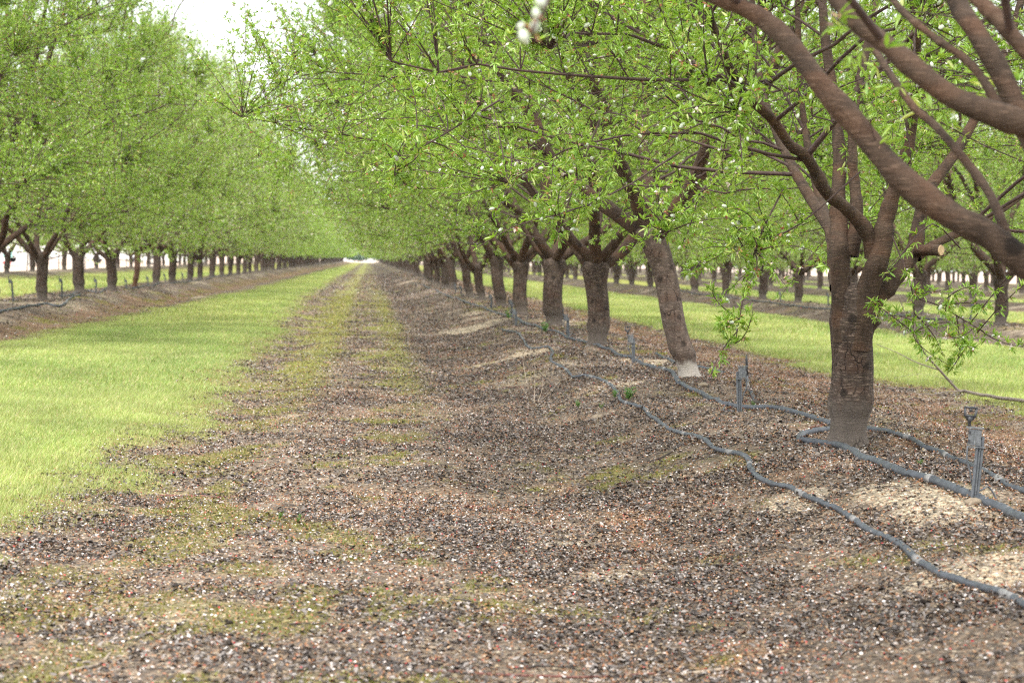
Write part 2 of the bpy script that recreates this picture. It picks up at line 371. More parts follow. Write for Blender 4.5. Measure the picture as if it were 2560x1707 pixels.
# ------------------------------------------------------------------ almond trees
HZ = np.array([.93, 1.12, 1.32, 1.75, 3.5, 4.4, 5.2, 5.8]); HR = np.array([1.9, 2.7, 3.05, 3.15, 3.0, 2.5, 1.4, .35])
def hull_sample(r, n, inner=.25, zr=(.93, 5.75), scale=1.0, keep=None):
    out = []; c = 0
    while c < n:
        k = n * 3
        p = np.stack([r.uniform(-3, 3, k), r.uniform(-3, 3, k), r.uniform(zr[0], zr[1], k)], 1)
        rr = np.hypot(p[:, 0], p[:, 1]); th = np.arctan2(p[:, 1], p[:, 0])
        R = np.interp(p[:, 2] + (.17 if zr[0] < .8 else 0), HZ, HR) * scale * (1 + .10 * np.sin(th * 3 + p[:, 2] * 1.3 + r.uniform(0, 6)) + .07 * np.sin(th * 7 + p[:, 2] * 3))
        ok = (rr < R) & (rr > .45 * (p[:, 2] < 1.0)) & ((zr[0] > .8) | (p[:, 2] > 1.4) | (r.random(k) < .5)) & ((rr > inner * R) | (p[:, 2] > 2.6)) & (r.random(k) < .25 + .75 * (rr / R) ** 1.2)
        if keep is not None: ok &= keep(p)
        out.append(p[ok]); c += ok.sum()
    return np.vstack(out)[:n]

def trunk_mesh(r, rad=.10, h=.72, lean=(0, 0), mat=None, bulge=.16, hi=True, top=1.0):
    K, Sd = (44, 40) if hi else (9, 10)
    z = np.linspace(-.10, h, K); t = np.clip(z / h, 0, 1)
    R = rad * (.97 + .02 * t)
    R = R * (1 + .10 * np.exp(-((z - bulge - .035) / .045) ** 2))
    R = np.where(z < bulge, R * (.88 + .10 * sstep(bulge - .05, bulge, z)), R)
    if top < .3: R = R * (1 - .22 * sstep(h * .80, h, z))
    R = R + rad * .55 * sstep(.07, -.08, z) + rad * top * .24 * sstep(h * .72, h, z)
    cx = lean[0] * t ** 1.1 + .012 * np.sin(z * 9 + r.uniform(0, 6)); cyy = lean[1] * t + .012 * np.sin(z * 8 + r.uniform(0, 6))
    a = np.linspace(0, 2 * np.pi, Sd, endpoint=False)
    ph = r.uniform(0, 6, 4)
    A, Zz = np.meshgrid(a, z)
    D = 1 + .035 * np.sin(2 * A + ph[0] + Zz * 2) + .025 * np.sin(3 * A + ph[1] - Zz * 3) + .018 * np.sin(5 * A + ph[2]) * (Zz > bulge)
    if hi: D = D + .035 * (fbm(A * 3.2, Zz * 9, int(ph[3] * 50), 3) - .5) + .03 * (fbm(A * 1.4, Zz * 30, 3, 2) - .5)
    V = np.stack([cx[:, None] + R[:, None] * D * np.cos(A), cyy[:, None] + R[:, None] * D * np.sin(A), Zz], -1)
    idx = np.arange(K * Sd).reshape(K, Sd); j = np.roll(np.arange(Sd), -1)
    q = np.stack([idx[:-1], idx[:-1][:, j], idx[1:][:, j], idx[1:]], -1).reshape(-1, 4)
    V = V.reshape(-1, 3)
    # rounded top
    caps = []; base = (K - 1) * Sd; prev = np.arange(base, base + Sd)
    for f_, dz in ((.8, .035), (.45, .055), (.05, .06)):
        ring = V[base:base + Sd].copy(); c0 = ring.mean(0); ring = c0 + (ring - c0) * f_; ring[:, 2] += dz
        nid = np.arange(len(V), len(V) + Sd); V = np.vstack([V, ring])
        q = np.vstack([q, np.stack([prev, prev[j], nid[j], nid], -1)]); prev = nid
    return mesh('trunk', V, q, mat or M_bark, None, True)

def limb_path(r, az, el0, ztop, rend, z0, x0=(0, 0), n=14):
    d0 = np.array([math.cos(az) * math.cos(el0), math.sin(az) * math.cos(el0), math.sin(el0)])
    p0 = np.array([x0[0] + math.cos(az) * .02, x0[1] + math.sin(az) * .02, z0])
    pe = np.array([math.cos(az + r.uniform(-.3, .3)) * rend, math.sin(az + r.uniform(-.3, .3)) * rend, ztop])
    p1 = p0 + d0 * 1.3; p2 = pe - np.array([math.cos(az) * .25, math.sin(az) * .25, 1.0])
    t = np.linspace(0, 1, n)[:, None]
    p = (1 - t) ** 3 * p0 + 3 * (1 - t) ** 2 * t * p1 + 3 * (1 - t) * t * t * p2 + t ** 3 * pe
    p[1:] += r.normal(size=(n - 1, 3)) * .028
    return p

def bez(p0, p1, p2, n):
    t = np.linspace(0, 1, n)[None, :, None]
    return (1 - t) ** 2 * p0[:, None] + 2 * (1 - t) * t * p1[:, None] + t * t * p2[:, None]

LEAF_A = np.array([.165, .325, .034]); LEAF_B = np.array([.375, .530, .088]); LEAF_C = np.array([.52, .58, .20])
def crown(seed, lod=0, limbs=None, nsec=120, ntwig=1500, ros=14, per=6, leafL=.046, nnut=500, nbl=4500, keep=None, scale=1.0, zr=(.93, 5.75), inner=.25, hang=None, forkz=.66, nl=5, forbid=None, droop=.10):
    """limbs as separate meshes, then branches, leaves, nuts and dried blossom as one mesh each"""
    r = np.random.default_rng(seed); parts = []
    L = []
    if limbs:
        L += [(np.array(p, float), r0, r1) for p, r0, r1 in limbs]
    if nl:
        a0 = r.uniform(0, 6.28)
        for i in range(nl):
            az = a0 + i * 6.283 / nl + r.uniform(-.25, .25)
            L.append((limb_path(r, az, math.radians(r.uniform(28, 52)), r.uniform(3.6, 4.9), r.uniform(1.3, 2.1), forkz + r.uniform(-.06, .04)), r.uniform(.044, .058), .012))
            if r.random() < .6:   # a forked second leader
                p = L[-1][0]; q = p[4:].copy(); t = np.linspace(0, 1, len(q))[:, None]
                off = np.array([math.cos(az + 1.4), math.sin(az + 1.4), .1]) * r.choice([-1, 1]) * r.uniform(.7, 1.1)
                L.append((q + off * t ** 1.0, .033, .010))
    LP = []; LR = []
    for p, r0, r1 in L:
        q = resample(p, 60 if lod == 0 else 16); tt = np.linspace(0, 1, len(q)); rr = r0 + (r1 - r0) * tt ** .8
        rr = rr * (1 + .04 * np.sin(tt * 40 + r.uniform(0, 6))) * (1 + .16 * np.exp(-tt * 20))
        kn = r.uniform(.05, .95, 7)
        for k_ in kn: rr = rr * (1 + .13 * np.exp(-((tt - k_) / .016) ** 2))
        v, f = tubes(q[None], rr[None], 14 if lod == 0 else 8); parts.append(('limb', v, f))
        LP.append(q); LR.append(rr)
    LPa = np.vstack(LP); LRa = np.concatenate(LR)
    # secondary branches grow from the limbs towards points spread through the crown
    T = hull_sample(r, nsec, .35, zr, .93 * scale, keep)
    dd = np.linalg.norm(T[:, None] - LPa[None], axis=2) + np.where(LPa[None, :, 2] > T[:, None, 2] + .15, .8, 0) + np.where(LPa[None, :, 2] < .95, .35, 0)
    dd = dd + 1.1 * np.maximum(0, LPa[None, :, 2] - (T[:, None, 2] - .55 * np.hypot(*(T[:, None, :2] - LPa[None, :, :2]).transpose(2, 0, 1))))
    dd = dd + r.random(dd.shape) * .45
    pick = dd.argmin(1); p0 = LPa[pick]; v_ = T - p0; ln = np.linalg.norm(v_, axis=1)
    mid = (p0 + T) / 2 + np.array([0, 0, 1.]) * (ln * r.uniform(-.05, .3, len(ln)))[:, None] + r.normal(size=T.shape) * .12 * ln[:, None]
    SP = bez(p0, mid, T, 10); SP[:, 1:-1] += r.normal(size=SP[:, 1:-1].shape) * .018
    r0 = np.minimum(LRa[pick] * .55, .0038 + .0036 * ln); tt = np.linspace(0, 1, 10)
    SR = r0[:, None] + (.0032 - r0[:, None]) * tt[None] ** .8
    if forbid is None: forbid_ = lambda p: (np.hypot(p[:, 0], p[:, 1]) < (1.05 if lod == 0 else .6)) & (p[:, 2] < (1.18 if lod == 0 else .95)) & (np.sin(p[:, 0] * 31 + p[:, 2] * 17) < .8)
    else: forbid_ = forbid
    if forbid is not None: ok = ~forbid(SP.reshape(-1, 3)).reshape(len(SP), -1).any(1); SP, SR = SP[ok], SR[ok]
    if hang is not None:    # hand-placed low branches
        HP = np.array([resample(h, 10) for h in hang]); SP = np.vstack([SP, HP]); SR = np.vstack([SR, np.linspace(.0042, .0018, 10)[None].repeat(len(HP), 0)])
    sv, sf = tubes(SP, SR, 6 if lod == 0 else 4)
    # twigs
    SPa = SP[:, 2:].reshape(-1, 3)
    T = hull_sample(r, ntwig, inner, zr, scale, keep)
    if hang is not None:
        q = HP[:, 2:].reshape(-1, 3); T = np.vstack([T, q + r.normal(size=(len(q), 3)) * .07 + np.array([0, 0, .02])])
    pick = np.empty(len(T), int)
    for a_ in range(0, len(T), 300):
        pick[a_:a_ + 300] = (r.random((len(T[a_:a_ + 300]), len(SPa))) * .30 + np.linalg.norm(T[a_:a_ + 300, None] - SPa[None], axis=2) + .6 * np.maximum(0, SPa[None, :, 2] - T[a_:a_ + 300, None, 2] + .1)).argmin(1)
    p0 = SPa[pick]; v_ = T - p0; ln = np.linalg.norm(v_, axis=1, keepdims=True)
    want = np.clip(ln, .22, .85); out_ = nrm(np.concatenate([T[:, :2], np.zeros((len(T), 1))], 1))
    dir_ = nrm(v_ + r.normal(size=T.shape) * .16 + out_ * .15 + np.array([0, 0, 1.]) * np.clip(.30 * (T[:, 2:3] - 1.2), -.1, .45))
    pe = np.where(ln > .85, p0 + v_ * .97, p0 + dir_ * want); ll = np.linalg.norm(pe - p0, axis=1, keepdims=True)
    up = r.uniform(-droop, .22, (len(T), 1)); mid = (p0 + pe) / 2 + np.array([0, 0, 1.]) * up * ll + r.normal(size=T.shape) * .05
    K = 7 if lod == 0 else 4
    TP = bez(p0, mid, pe, K)
    if True: ok = ~forbid_(TP.reshape(-1, 3)).reshape(len(TP), -1).any(1); TP = TP[ok]
    TR = np.linspace(.0031, .0011, K)[None].repeat(len(TP), 0) * (1 if lod == 0 else 1.35)
    tv, tf = tubes(TP, TR, 4 if lod == 0 else 3)
    parts.append(('branches', np.vstack([sv, tv]), np.vstack([sf, tf + len(sv)])))
    # leaf rosettes
    allP = [TP]; 
    n = len(TP); u = (np.arange(ros)[None] + r.random((n, ros))) / ros * .93 + .07
    def at(PL, u):
        k = PL.shape[1] - 1; x = u * k; i = np.clip(x.astype(int), 0, k - 1); f = (x - i)[..., None]
        a_ = np.take_along_axis(PL, i[..., None].repeat(3, -1), 1); b_ = np.take_along_axis(PL, (i + 1)[..., None].repeat(3, -1), 1)
        return a_ * (1 - f) + b_ * f, nrm(b_ - a_)
    c1, t1 = at(TP, u)
    su = r.uniform(.25, 1, (len(SP), ros)); c2, t2 = at(SP, su)
    c = np.vstack([c1.reshape(-1, 3), c2.reshape(-1, 3)]); t = np.vstack([t1.reshape(-1, 3), t2.reshape(-1, 3)])
    sp = rdir(r, len(c)); sp = nrm(sp - (sp * t).sum(1, keepdims=True) * t)     # spur direction
    spur = c + sp * r.uniform(.004, .02, (len(c), 1))
    cnt = len(c); pp = spur.repeat(per, 0); tt_ = t.repeat(per, 0); ss = sp.repeat(per, 0); nL = len(pp)
    D = nrm(ss * .75 + tt_ * r.uniform(-.2, .8, (nL, 1)) + rdir(r, nL) * .85 + np.array([0, 0, .18]))
    size = (r.uniform(.55, 1.15, cnt)).repeat(per) * r.uniform(.6, 1.1, nL)
    N = nrm(rdir(r, nL) * .7 + np.array([0, 0, 1.]))
    fn = blades6 if lod == 0 else blades4
    v, f, nv = fn(pp, D, N, leafL * size, leafL * size * r.uniform(.17, .27, nL), curl=r.uniform(-.05, .3, (nL, 1)))
    k1 = r.random(cnt).repeat(per) * .55 + r.random(nL) * .45
    topness = np.clip((pp[:, 2] - 1.0) / 4, 0, 1)
    cl = LEAF_A[None] * (1 - k1[:, None]) + LEAF_B[None] * k1[:, None]
    yl = (r.random(nL) < .10)[:, None]; cl = np.where(yl, LEAF_C[None] * r.uniform(.8, 1.1, (nL, 1)), cl)
    parts.append(('crown', v, f, cl.repeat(nv, 0)))
    # dried blossom shuck
    q = r.integers(0, cnt, nbl); s_ = 1 if lod == 0 else (1.5 if lod == 1 else 2.2)
    base = spur[q].repeat(3, 0); m_ = len(base)
    D = nrm(rdir(r, m_) + ss[q * per].repeat(3, 0) * .4)
    v, f, nv = blades4(base, D, rdir(r, m_), r.uniform(.010, .019, m_) * s_, r.uniform(.007, .013, m_) * s_)
    pal = np.array([[.42, .20, .10], [.50, .32, .22], [.62, .50, .43], [.74, .65, .60], [.36, .15, .08], [.8, .75, .73]] if lod == 0 else [[.50, .34, .22], [.58, .44, .34], [.70, .60, .52], [.78, .71, .66], [.45, .28, .18], [.82, .78, .75]]); cc = pal[r.integers(0, 6, nbl)].repeat(3, 0)
    parts.append(('withered_blossom', v, f, cc.repeat(nv, 0)))
    # young nuts
    if nnut:
        q = r.integers(0, cnt, nnut); a_ = np.linspace(0, 2 * np.pi, 8, endpoint=False); ang = np.array([-1.57, -.8, -.25, .3, .85, 1.57])
        rr = np.cos(ang) * .5; rr[0] = rr[-1] = .03; zz = np.sin(ang)
        tpl = np.stack([np.outer(rr, np.cos(a_)) * .86, np.outer(rr, np.sin(a_)) * .72, (zz * .72)[:, None].repeat(8, 1)], -1).reshape(-1, 3)
        idx = np.arange(48).reshape(6, 8); j = np.roll(np.arange(8), -1)
        tq = np.stack([idx[:-1], idx[:-1][:, j], idx[1:][:, j], idx[1:]], -1).reshape(-1, 4)
        sz = r.uniform(.011, .020, nnut); ax = nrm(rdir(r, nnut) * .7 + np.array([0, 0, -.5])); b1 = nrm(np.cross(ax, rdir(r, nnut))); b2 = np.cross(ax, b1)
        cen = spur[q] + sp[q] * .012 + ax * .008
        v = cen[:, None] + sz[:, None, None] * (tpl[None, :, 0:1] * b1[:, None] + tpl[None, :, 1:2] * b2[:, None] + tpl[None, :, 2:3] * ax[:, None])
        f = (np.arange(nnut)[:, None, None] * 48 + tq[None]).reshape(-1, 4)
        parts.append(('almond_nut', v.reshape(-1, 3), f))
    return parts
PM = {'limb': M_limb, 'branches': M_twig, 'crown': M_leaf, 'withered_blossom': M_col, 'almond_nut': M_nut}
def crown_meshes(parts):
    out = []
    for p in parts:
        out.append((p[0], mesh(p[0], p[1], p[2], PM[p[0]], p[3] if len(p) > 3 else None, p[0] in ('limb', 'almond_nut'))))
    return out
def plant(x, y, trunk, cm, label, group=None, rz=0, s=1.0, off=(0, 0, 0), sink=.0, name='almond_tree'):
    root = bpy.data.objects.new(name, None); C.objects.link(root); root.empty_display_size = .3
    root.location = (x, y, float(ground_z(x, y)) - sink); root.rotation_euler = (0, 0, rz); root.scale = (s, s, s)
    root['label'] = label; root['category'] = 'tree'
    if group: root['group'] = group
    put('trunk', trunk, root)
    crn = None; later = []
    for nm, me in cm:
        if nm == 'crown': crn = put('crown', me, root, off)
        else: later.append((nm, me))
    for nm, me in later:
        if nm == 'limb': put('limb', me, root, off)
        else:
            o = put(nm, me, crn); o['kind'] = 'stuff'
    return root

ORD = ['', 'first', 'second', 'third', 'fourth', 'fifth', 'sixth', 'seventh', 'eighth', 'ninth', 'tenth', 'eleventh', 'twelfth', 'thirteenth', 'fourteenth', 'fifteenth', 'sixteenth', 'seventeenth', 'eighteenth', 'nineteenth', 'twentieth']
def ordn(k):
    if k <= 20: return ORD[k]
    return str(k) + {1: 'st', 2: 'nd', 3: 'rd'}.get(k % 10 if k % 100 not in (11, 12, 13) else 0, 'th')

def rel(pts, root):   # photo-measured points as offsets from a tree's base
    return [P(*p) - root for p in pts]
# ---- nearest tree, out of frame to the right: its limbs reach into the picture
t0 = np.array([2.115, 4.85, float(ground_z(2.115, 4.85))])
A = rel([(3586, 870, 4.85), (3300, 850, 4.88), (2950, 810, 4.92), (2700, 735, 4.95), (2560, 655, 4.97), (2472, 588, 5.0), (2380, 540, 5.03), (2266, 457, 5.08), (2197, 381, 5.12), (2128, 298, 5.16), (2059, 220, 5.2), (2004, 147, 5.25), (1944, 78, 5.3), (1875, 28, 5.35), (1793, -9, 5.4), (1690, -70, 5.55), (1560, -260, 5.9), (1500, -600, 6.2)], t0)
Bm = rel([(3586, 800, 4.82), (3200, 640, 4.74), (2850, 460, 4.68), (2640, 345, 4.66), (2560, 312, 4.66), (2480, 283, 4.67), (2380, 243, 4.7), (2289, 174, 4.74), (2220, 115, 4.78), (2151, 62, 4.83), (2087, -5, 4.88), (1990, -140, 5.0), (1850, -420, 5.1), (1750, -900, 5.1)], t0)
Cm = rel([(2530, 640, 5.0), (2509, 569, 5.03), (2472, 482, 5.12), (2403, 390, 5.2), (2335, 312, 5.3), (2279, 262, 5.36), (2190, 130, 5.5), (2110, -20, 5.6), (2050, -300, 5.8)], t0)
Dm = rel([(3586, 820, 4.85), (3100, 640, 4.8), (2800, 520, 4.75), (2640, 420, 4.75), (2570, 330, 4.8), (2500, 180, 4.85), (2440, 80, 4.9), (2385, -20, 5.0), (2330, -300, 5.1), (2300, -800, 5.2)], t0)
Em = rel([(2700, 250, 4.6), (2560, 120, 4.66), (2490, 45, 4.7), (2400, -60, 4.8), (2300, -300, 5.0)], t0)
Fm = rel([(2520, 300, 4.72), (2430, 165, 4.82), (2330, 90, 4.9), (2240, 10, 5.0), (2150, -140, 5.2)], t0)
def keep0(p):
    w_ = p + t0; xx = w_[:, 0] / np.maximum(w_[:, 1], .3)
    low = w_[:, 2] < 1.25 + .12 * w_[:, 1]
    return (~low | (xx > .165 + .02 * np.sin(p[:, 2] * 9))) & (w_[:, 1] > 2.6) & ~((xx < .2) & (w_[:, 1] < 4.0) & low)
def forbid0(p):
    w_ = p + t0; y_ = np.maximum(w_[:, 1], .2); px = VPX + w_[:, 0] / y_ * F; top = CAM[2] + y_ * .125
    lim = 2080 + 110 * np.sin(p[:, 2] * 17) - 400 * ((w_[:, 2] - CAM[2]) / y_ > .085)
    return ((px < lim) & (w_[:, 2] < top) & (w_[:, 1] < 9)) | ((w_[:, 1] < 2.9) & (px < 2900) & (w_[:, 2] < top + .4))
cm0 = crown_meshes(crown(100, 0, [(A, .037, .017), (Bm, .036, .012), (Cm, .012, .007), (Dm, .030, .018), (Em, .020, .012), (Fm, .010, .006)], nsec=95, ntwig=1000, ros=11, per=5, nnut=300, nbl=1800, keep=keep0, nl=3, forkz=.66, inner=.35, leafL=.05,
    forbid=forbid0))
tr0 = trunk_mesh(np.random.default_rng(1), .10, .66)
T0 = plant(*t0[:2], tr0, cm0, 'nearest almond tree, reaching in from the right edge with thick smooth brown limbs')
# drooping twig with a cluster of young nuts close to the camera
def ellip(c, ax, a_, b_, r_=10):
    ax = np.array(ax, float); ax /= np.linalg.norm(ax); t = np.linspace(-1.5, 1.5, 9); return [np.array(c) + ax * a_ * math.sin(q) for q in t], [max(.0006, b_ * math.cos(q)) for q in t]
mb = MB(); hg = rel([(1500, -420, 3.5), (1440, -200, 3.3), (1385, -40, 3.22), (1358, 30, 3.2), (1330, 75, 3.18), (1342, 108, 3.2)], t0); mb.tube(resample(hg, 24), np.linspace(.0045, .0018, 24), 8)
hg2 = rel([(1358, 30, 3.2), (1362, 70, 3.2), (1372, 110, 3.2)], t0); mb.tube(resample(hg2, 8), .0016, 6); tw0 = mb.build('drooping_twig', M_twig, T0, True)
for (px, py, a_, b_, ax) in ((1310, 92, .010, .0075, (.4, 0, -1)), (1337, 66, .0095, .0065, (-.2, 0, -1)), (1340, 34, .0075, .0055, (.1, 0, -1)), (1352, 6, .0085, .0075, (.1, 0, -1)), (1302, 66, .006, .0045, (-.6, 0, -.6))):
    mb = MB(); q, rr = ellip(P(px, py, 3.19) - t0, ax, a_, b_); mb.tube(q, rr, 12); mb.build('almond_nut', M_nut, tw0, True)
mb = MB()
for (px, py) in ((1318, 62), (1322, 72), (1332, 50), (1340, 88), (1345, 96), (1312, 60), (1350, 40), (1326, 80)):
    mb.tube([P(px, py, 3.185) - t0, P(px + 5, py + 9, 3.185) - t0], [.0022, .0004], 6)
mb.build('withered_blossom', simple('shuck', (.42, .20, .11), .8, .3, 90), tw0)
# ---- first whole tree
t1 = G(2123, 1113); t1[2] = ground_z(t1[0], t1[1]); d1 = t1[1]
k = d1
V1 = rel([(2114, 850, k - .01), (2104, 740, k - .03), (2099, 630, k - .01), (2098, 564, k + .05), (2096, 476, k + .1), (2099, 388, k + .15), (2085, 250, k + .25), (2060, 60, k + .4), (2040, -300, k + .7), (2020, -900, k + .9)], t1)
V2 = rel([(2125, 640, k + .02), (2140, 564, k + .03), (2141, 505, k + .05), (2135, 447, k + .08), (2131, 388, k + .1), (2140, 250, k + .2), (2190, 0, k + .6), (2260, -500, k + 1.0), (2300, -1100, k + 1.2)], t1)
DD = rel([(2185, 640, k - .05), (2173, 593, k - .07), (2149, 555, k - .1), (2117, 523, k - .15), (2088, 499, k - .2), (2061, 474, k - .25), (2038, 429, k - .3), (2011, 388, k - .38), (1973, 360, k - .45), (1930, 298, k - .55), (1857, 229, k - .7), (1820, 160, k - .8), (1784, 69, k - .9), (1756, -10, k - 1.0), (1700, -250, k - 1.2), (1650, -700, k - 1.3)], t1)
PP = rel([(2105, 660, k + .03), (2085, 593, k + .1), (2062, 549, k + .25), (2032, 505, k + .4), (2000, 452, k + .6), (1978, 412, k + .8), (1940, 330, k + 1.1), (1900, 200, k + 1.4), (1880, 0, k + 1.7), (1860, -500, k + 1.9)], t1)
CC = rel([(2140, 870, k - .02), (2155, 770, k - .045), (2180, 694, k - .07), (2196, 652, k - .1), (2208, 608, k - .1), (2211, 564, k - .1), (2220, 529, k - .1), (2236, 476, k - .12), (2262, 400, k - .15), (2280, 300, k - .2), (2290, 100, k - .4), (2300, -400, k - .8), (2300, -1000, k - 1.0)], t1)
RR = rel([(2141, 910, k), (2150, 850, k), (2164, 795, k), (2188, 748, k), (2220, 710, k + .02), (2250, 678, k + .03), (2274, 645, k + .05), (2290, 608, k + .1), (2296, 564, k + .15), (2311, 505, k + .2), (2330, 461, k + .3), (2390, 380, k + .5), (2460, 250, k + .7), (2540, 50, k + .9), (2620, -300, k + 1.1), (2700, -800, k + 1.2)], t1)
R2_ = rel([(2292, 640, k + .06), (2330, 615, k + .1), (2380, 590, k + .2), (2440, 565, k + .4), (2540, 500, k + .7), (2700, 380, k + 1.0), (2900, 100, k + 1.2)], t1)
LLm = rel([(2095, 720, k + .05), (2085, 650, k + .3), (2070, 560, k + .9), (2030, 420, k + 1.6), (2000, 200, k + 2.0), (1990, -200, k + 2.2)], t1)
HANG = [rel(h, t1) for h in (
    [(1960, 470, k - .8), (1900, 590, k - .9), (1868, 700, k - .95), (1850, 790, k - 1.0), (1838, 858, k - 1.0)],
    [(1700, 380, k - 1.2), (1560, 470, k - 1.3), (1420, 530, k - 1.4), (1300, 560, k - 1.5), (1190, 620, k - 1.5)],
    [(2230, 590, k - .3), (2270, 690, k - .35), (2285, 760, k - .35), (2282, 830, k - .35)],
    [(2290, 745, k - .35), (2350, 765, k - .4), (2410, 800, k - .42), (2450, 823, k - .45)],
    [(2150, 430, k - .7), (2000, 560, k - .8), (1900, 600, k - .9), (1760, 645, k - 1.0)],
    [(1800, 420, k - 1.1), (1720, 520, k - 1.2), (1650, 590, k - 1.25), (1560, 610, k - 1.3)],
    [(1500, 300, k - 1.3), (1440, 450, k - 1.4), (1405, 560, k - 1.4), (1385, 610, k - 1.4)],
    [(1250, 250, k - 1.0), (1120, 330, k - 1.2), (1010, 400, k - 1.3), (985, 470, k - 1.3)],
    [(2400, 620, k + .1), (2330, 560, k - .3), (2250, 640, k - .4), (2200, 700, k - .4)])]
def keep1(p):
    w_ = p + t1; low = w_[:, 2] < 2.3
    px = 923 + w_[:, 0] / np.maximum(w_[:, 1], 1) * F; zz = w_[:, 2]
    return ~(low & (px < 1010 - (zz - 1.0) * 260)) & ~((zz < 1.06) & (w_[:, 1] < t1[1] + 1.2))
def forbid1(p):
    w_ = p + t1; px = VPX + w_[:, 0] / np.maximum(w_[:, 1], 1) * F
    return ((px < 1690) & (w_[:, 2] < 1.03)) | (((p[:, 0] - .08) / .46) ** 2 + ((p[:, 1] + .5) / 1.7) ** 2 + ((p[:, 2] - 1.08) / .38) ** 2 < 1) & ((np.sin(p[:, 0] * 37) * np.sin(p[:, 2] * 41 + p[:, 1] * 13)) < .55)
cm1 = crown_meshes(crown(101, 0, [(V1, .052, .014), (V2, .034, .012), (DD, .036, .012), (PP, .036, .012), (CC, .062, .014), (RR, .058, .014), (R2_, .024, .010), (LLm, .034, .012)], nsec=105, ntwig=3000, ros=17, per=7, leafL=.037, nnut=2600, nbl=12000, keep=keep1, nl=0, inner=.30, hang=HANG, forbid=forbid1))
tr1 = trunk_mesh(np.random.default_rng(5), .094, .66, (-.005, 0), top=.25)
T1 = plant(*t1[:2], tr1, cm1, 'large almond tree with dark cracked trunk standing beside the looped grey hose')
mb = MB(); st = rel([(2292, 628, k + .02), (2325, 625, k - .04), (2352, 626, k - .08)], t1); mb.tube(st, [.026, .025, .025], 16); mb.build('limb', M_limb, T1, True, label='short sawn-off limb stub')
mb = MB(); e0 = np.array(st[-1]); e1 = np.array(st[-1]) + (np.array(st[-1]) - np.array(st[-2])) * .08; mb.tube([e0, e1], [.0235, .022], 16); mb.build('cut_end', M_cut, T1, label='pale round sawn face of the stub')

# ---- crowns shared by the other trees
VAR = [crown_meshes(crown(200 + i, 0, nsec=110, ntwig=2700, ros=17, per=7, nnut=1100, nbl=15000, nl=5 + i % 2, leafL=.039)) for i in range(2)]
# (crowns seen from farther off hang a little lower)
MID = [crown_meshes(crown(300 + i, 1, nsec=95, ntwig=1900, ros=12, per=6, nnut=0, nbl=13000, nl=5, zr=(.76, 5.75), leafL=.060)) for i in range(3)]
FAR = [crown_meshes(crown(400 + i, 2, nsec=50, ntwig=800, ros=9, per=4, nnut=0, nbl=2200, nl=4, zr=(.76, 5.75), leafL=.115)) for i in range(2)]
MASSP = crown(500, 2, nsec=24, ntwig=260, ros=7, per=3, nnut=0, nbl=10, nl=3, leafL=.2)
rt = np.random.default_rng(77)
TRM = [trunk_mesh(np.random.default_rng(30 + i), .098 + .006 * (i % 3), .70, hi=(i < 3)) for i in range(6)]

# ---- right-hand row
def row_tree(x, y, label, group=None, lean=(0, 0), rad=None, fork=.70, mat=None, crown_=None, rz=None, s=1.0, k=0):
    big = abs(x - 2.13) < .1 and 20 < y < 35
    near = y < 50 or rad is not None or lean != (0, 0)
    tm_ = trunk_mesh(np.random.default_rng(int(y * 13) % 9999), rad or .10, fork, lean, mat, hi=y < 60) if near else TRM[int(rt.integers(0, 3)) if y < 90 else 3 + int(rt.integers(0, 3))]
    cm_ = crown_ or (VAR[k % 2] if y < 36 else MID[k % 3] if y < 95 else FAR[k % 2])
    if y >= 95: cm_ = [c for c in cm_]
    rz_ = rt.uniform(0, 6.28) if rz is None else rz
    if near:   # keep the lean as measured: rotate only what hangs on the trunk
        root = plant(x, y, tm_, [], label, group, 0, s)
        crn = None
        rot = bpy.data.objects
        for nm, me in cm_:
            if nm == 'crown':
                crn = put('crown', me, root, (lean[0], lean[1], fork - .70)); crn.rotation_euler = (0, 0, rz_); cs_ = rt.uniform(.93, 1.06) if not big else 1.06; crn.scale = (cs_, cs_, cs_)
        for nm, me in cm_:
            if nm == 'limb':
                o = put('limb', me, root, (lean[0], lean[1], fork - .70)); o.rotation_euler = (0, 0, rz_); o.scale = (cs_, cs_, cs_)
            elif nm != 'crown':
                o = put(nm, me, crn); o['kind'] = 'stuff'
        return root
    ro = plant(x, y, tm_, cm_, label, group, rz_, s); q = rt.uniform(.90, 1.12); ro.scale = (s * rt.uniform(.94, 1.05), s * rt.uniform(.94, 1.05), s * q); return ro
GR = 'almond trees in the row right of the track'; GL = 'almond trees in the row left of the track'
rr_ = [(1728, 'almond tree with leaning, peeling trunk and whitewashed foot behind the grey hose', (-.27, .02), .084, .98, M_bark_pale),
       (1502, 'almond tree with two thick upcurving limbs forking from a straight banded trunk', (-.035, 0), .100, .74, None),
       (1388, 'broad dark-trunked almond tree with a sprinkler stake close against its foot', (-.02, 0), .110, .74, None),
       (1306, 'fifth almond trunk from the right edge in the near row, straight and dark', (-.04, 0), .095, .72, None),
       (1254, 'sixth almond trunk from the right in the near row, slightly leaning left', (-.10, 0), .100, .80, None),
       (1206, 'seventh almond trunk from the right in the near row, reddish and bent left', (-.10, 0), .085, .62, None),
       (1177, 'eighth almond trunk from the right in the near row, leaning left from a bulged foot', (-.16, 0), .095, .78, None),
       (1133, 'ninth almond trunk from the right in the near row, pale footed', (-.08, 0), .11, .8, None)]
for i, (px, lb, ln_, rd, fk, mt) in enumerate(rr_):
    y = 2.115 * F / (px - 923)
    row_tree(2.115 + (.04 if i == 0 else 0), y if i else 16.1, lb, GR, ln_, rd, fk, mt, k=i, rz=rt.uniform(0, 6.28))
ys = [2.115 * F / (px - 923) for px in (1114, 1095, 1082, 1068)]
y = 98.3
n_ = 10
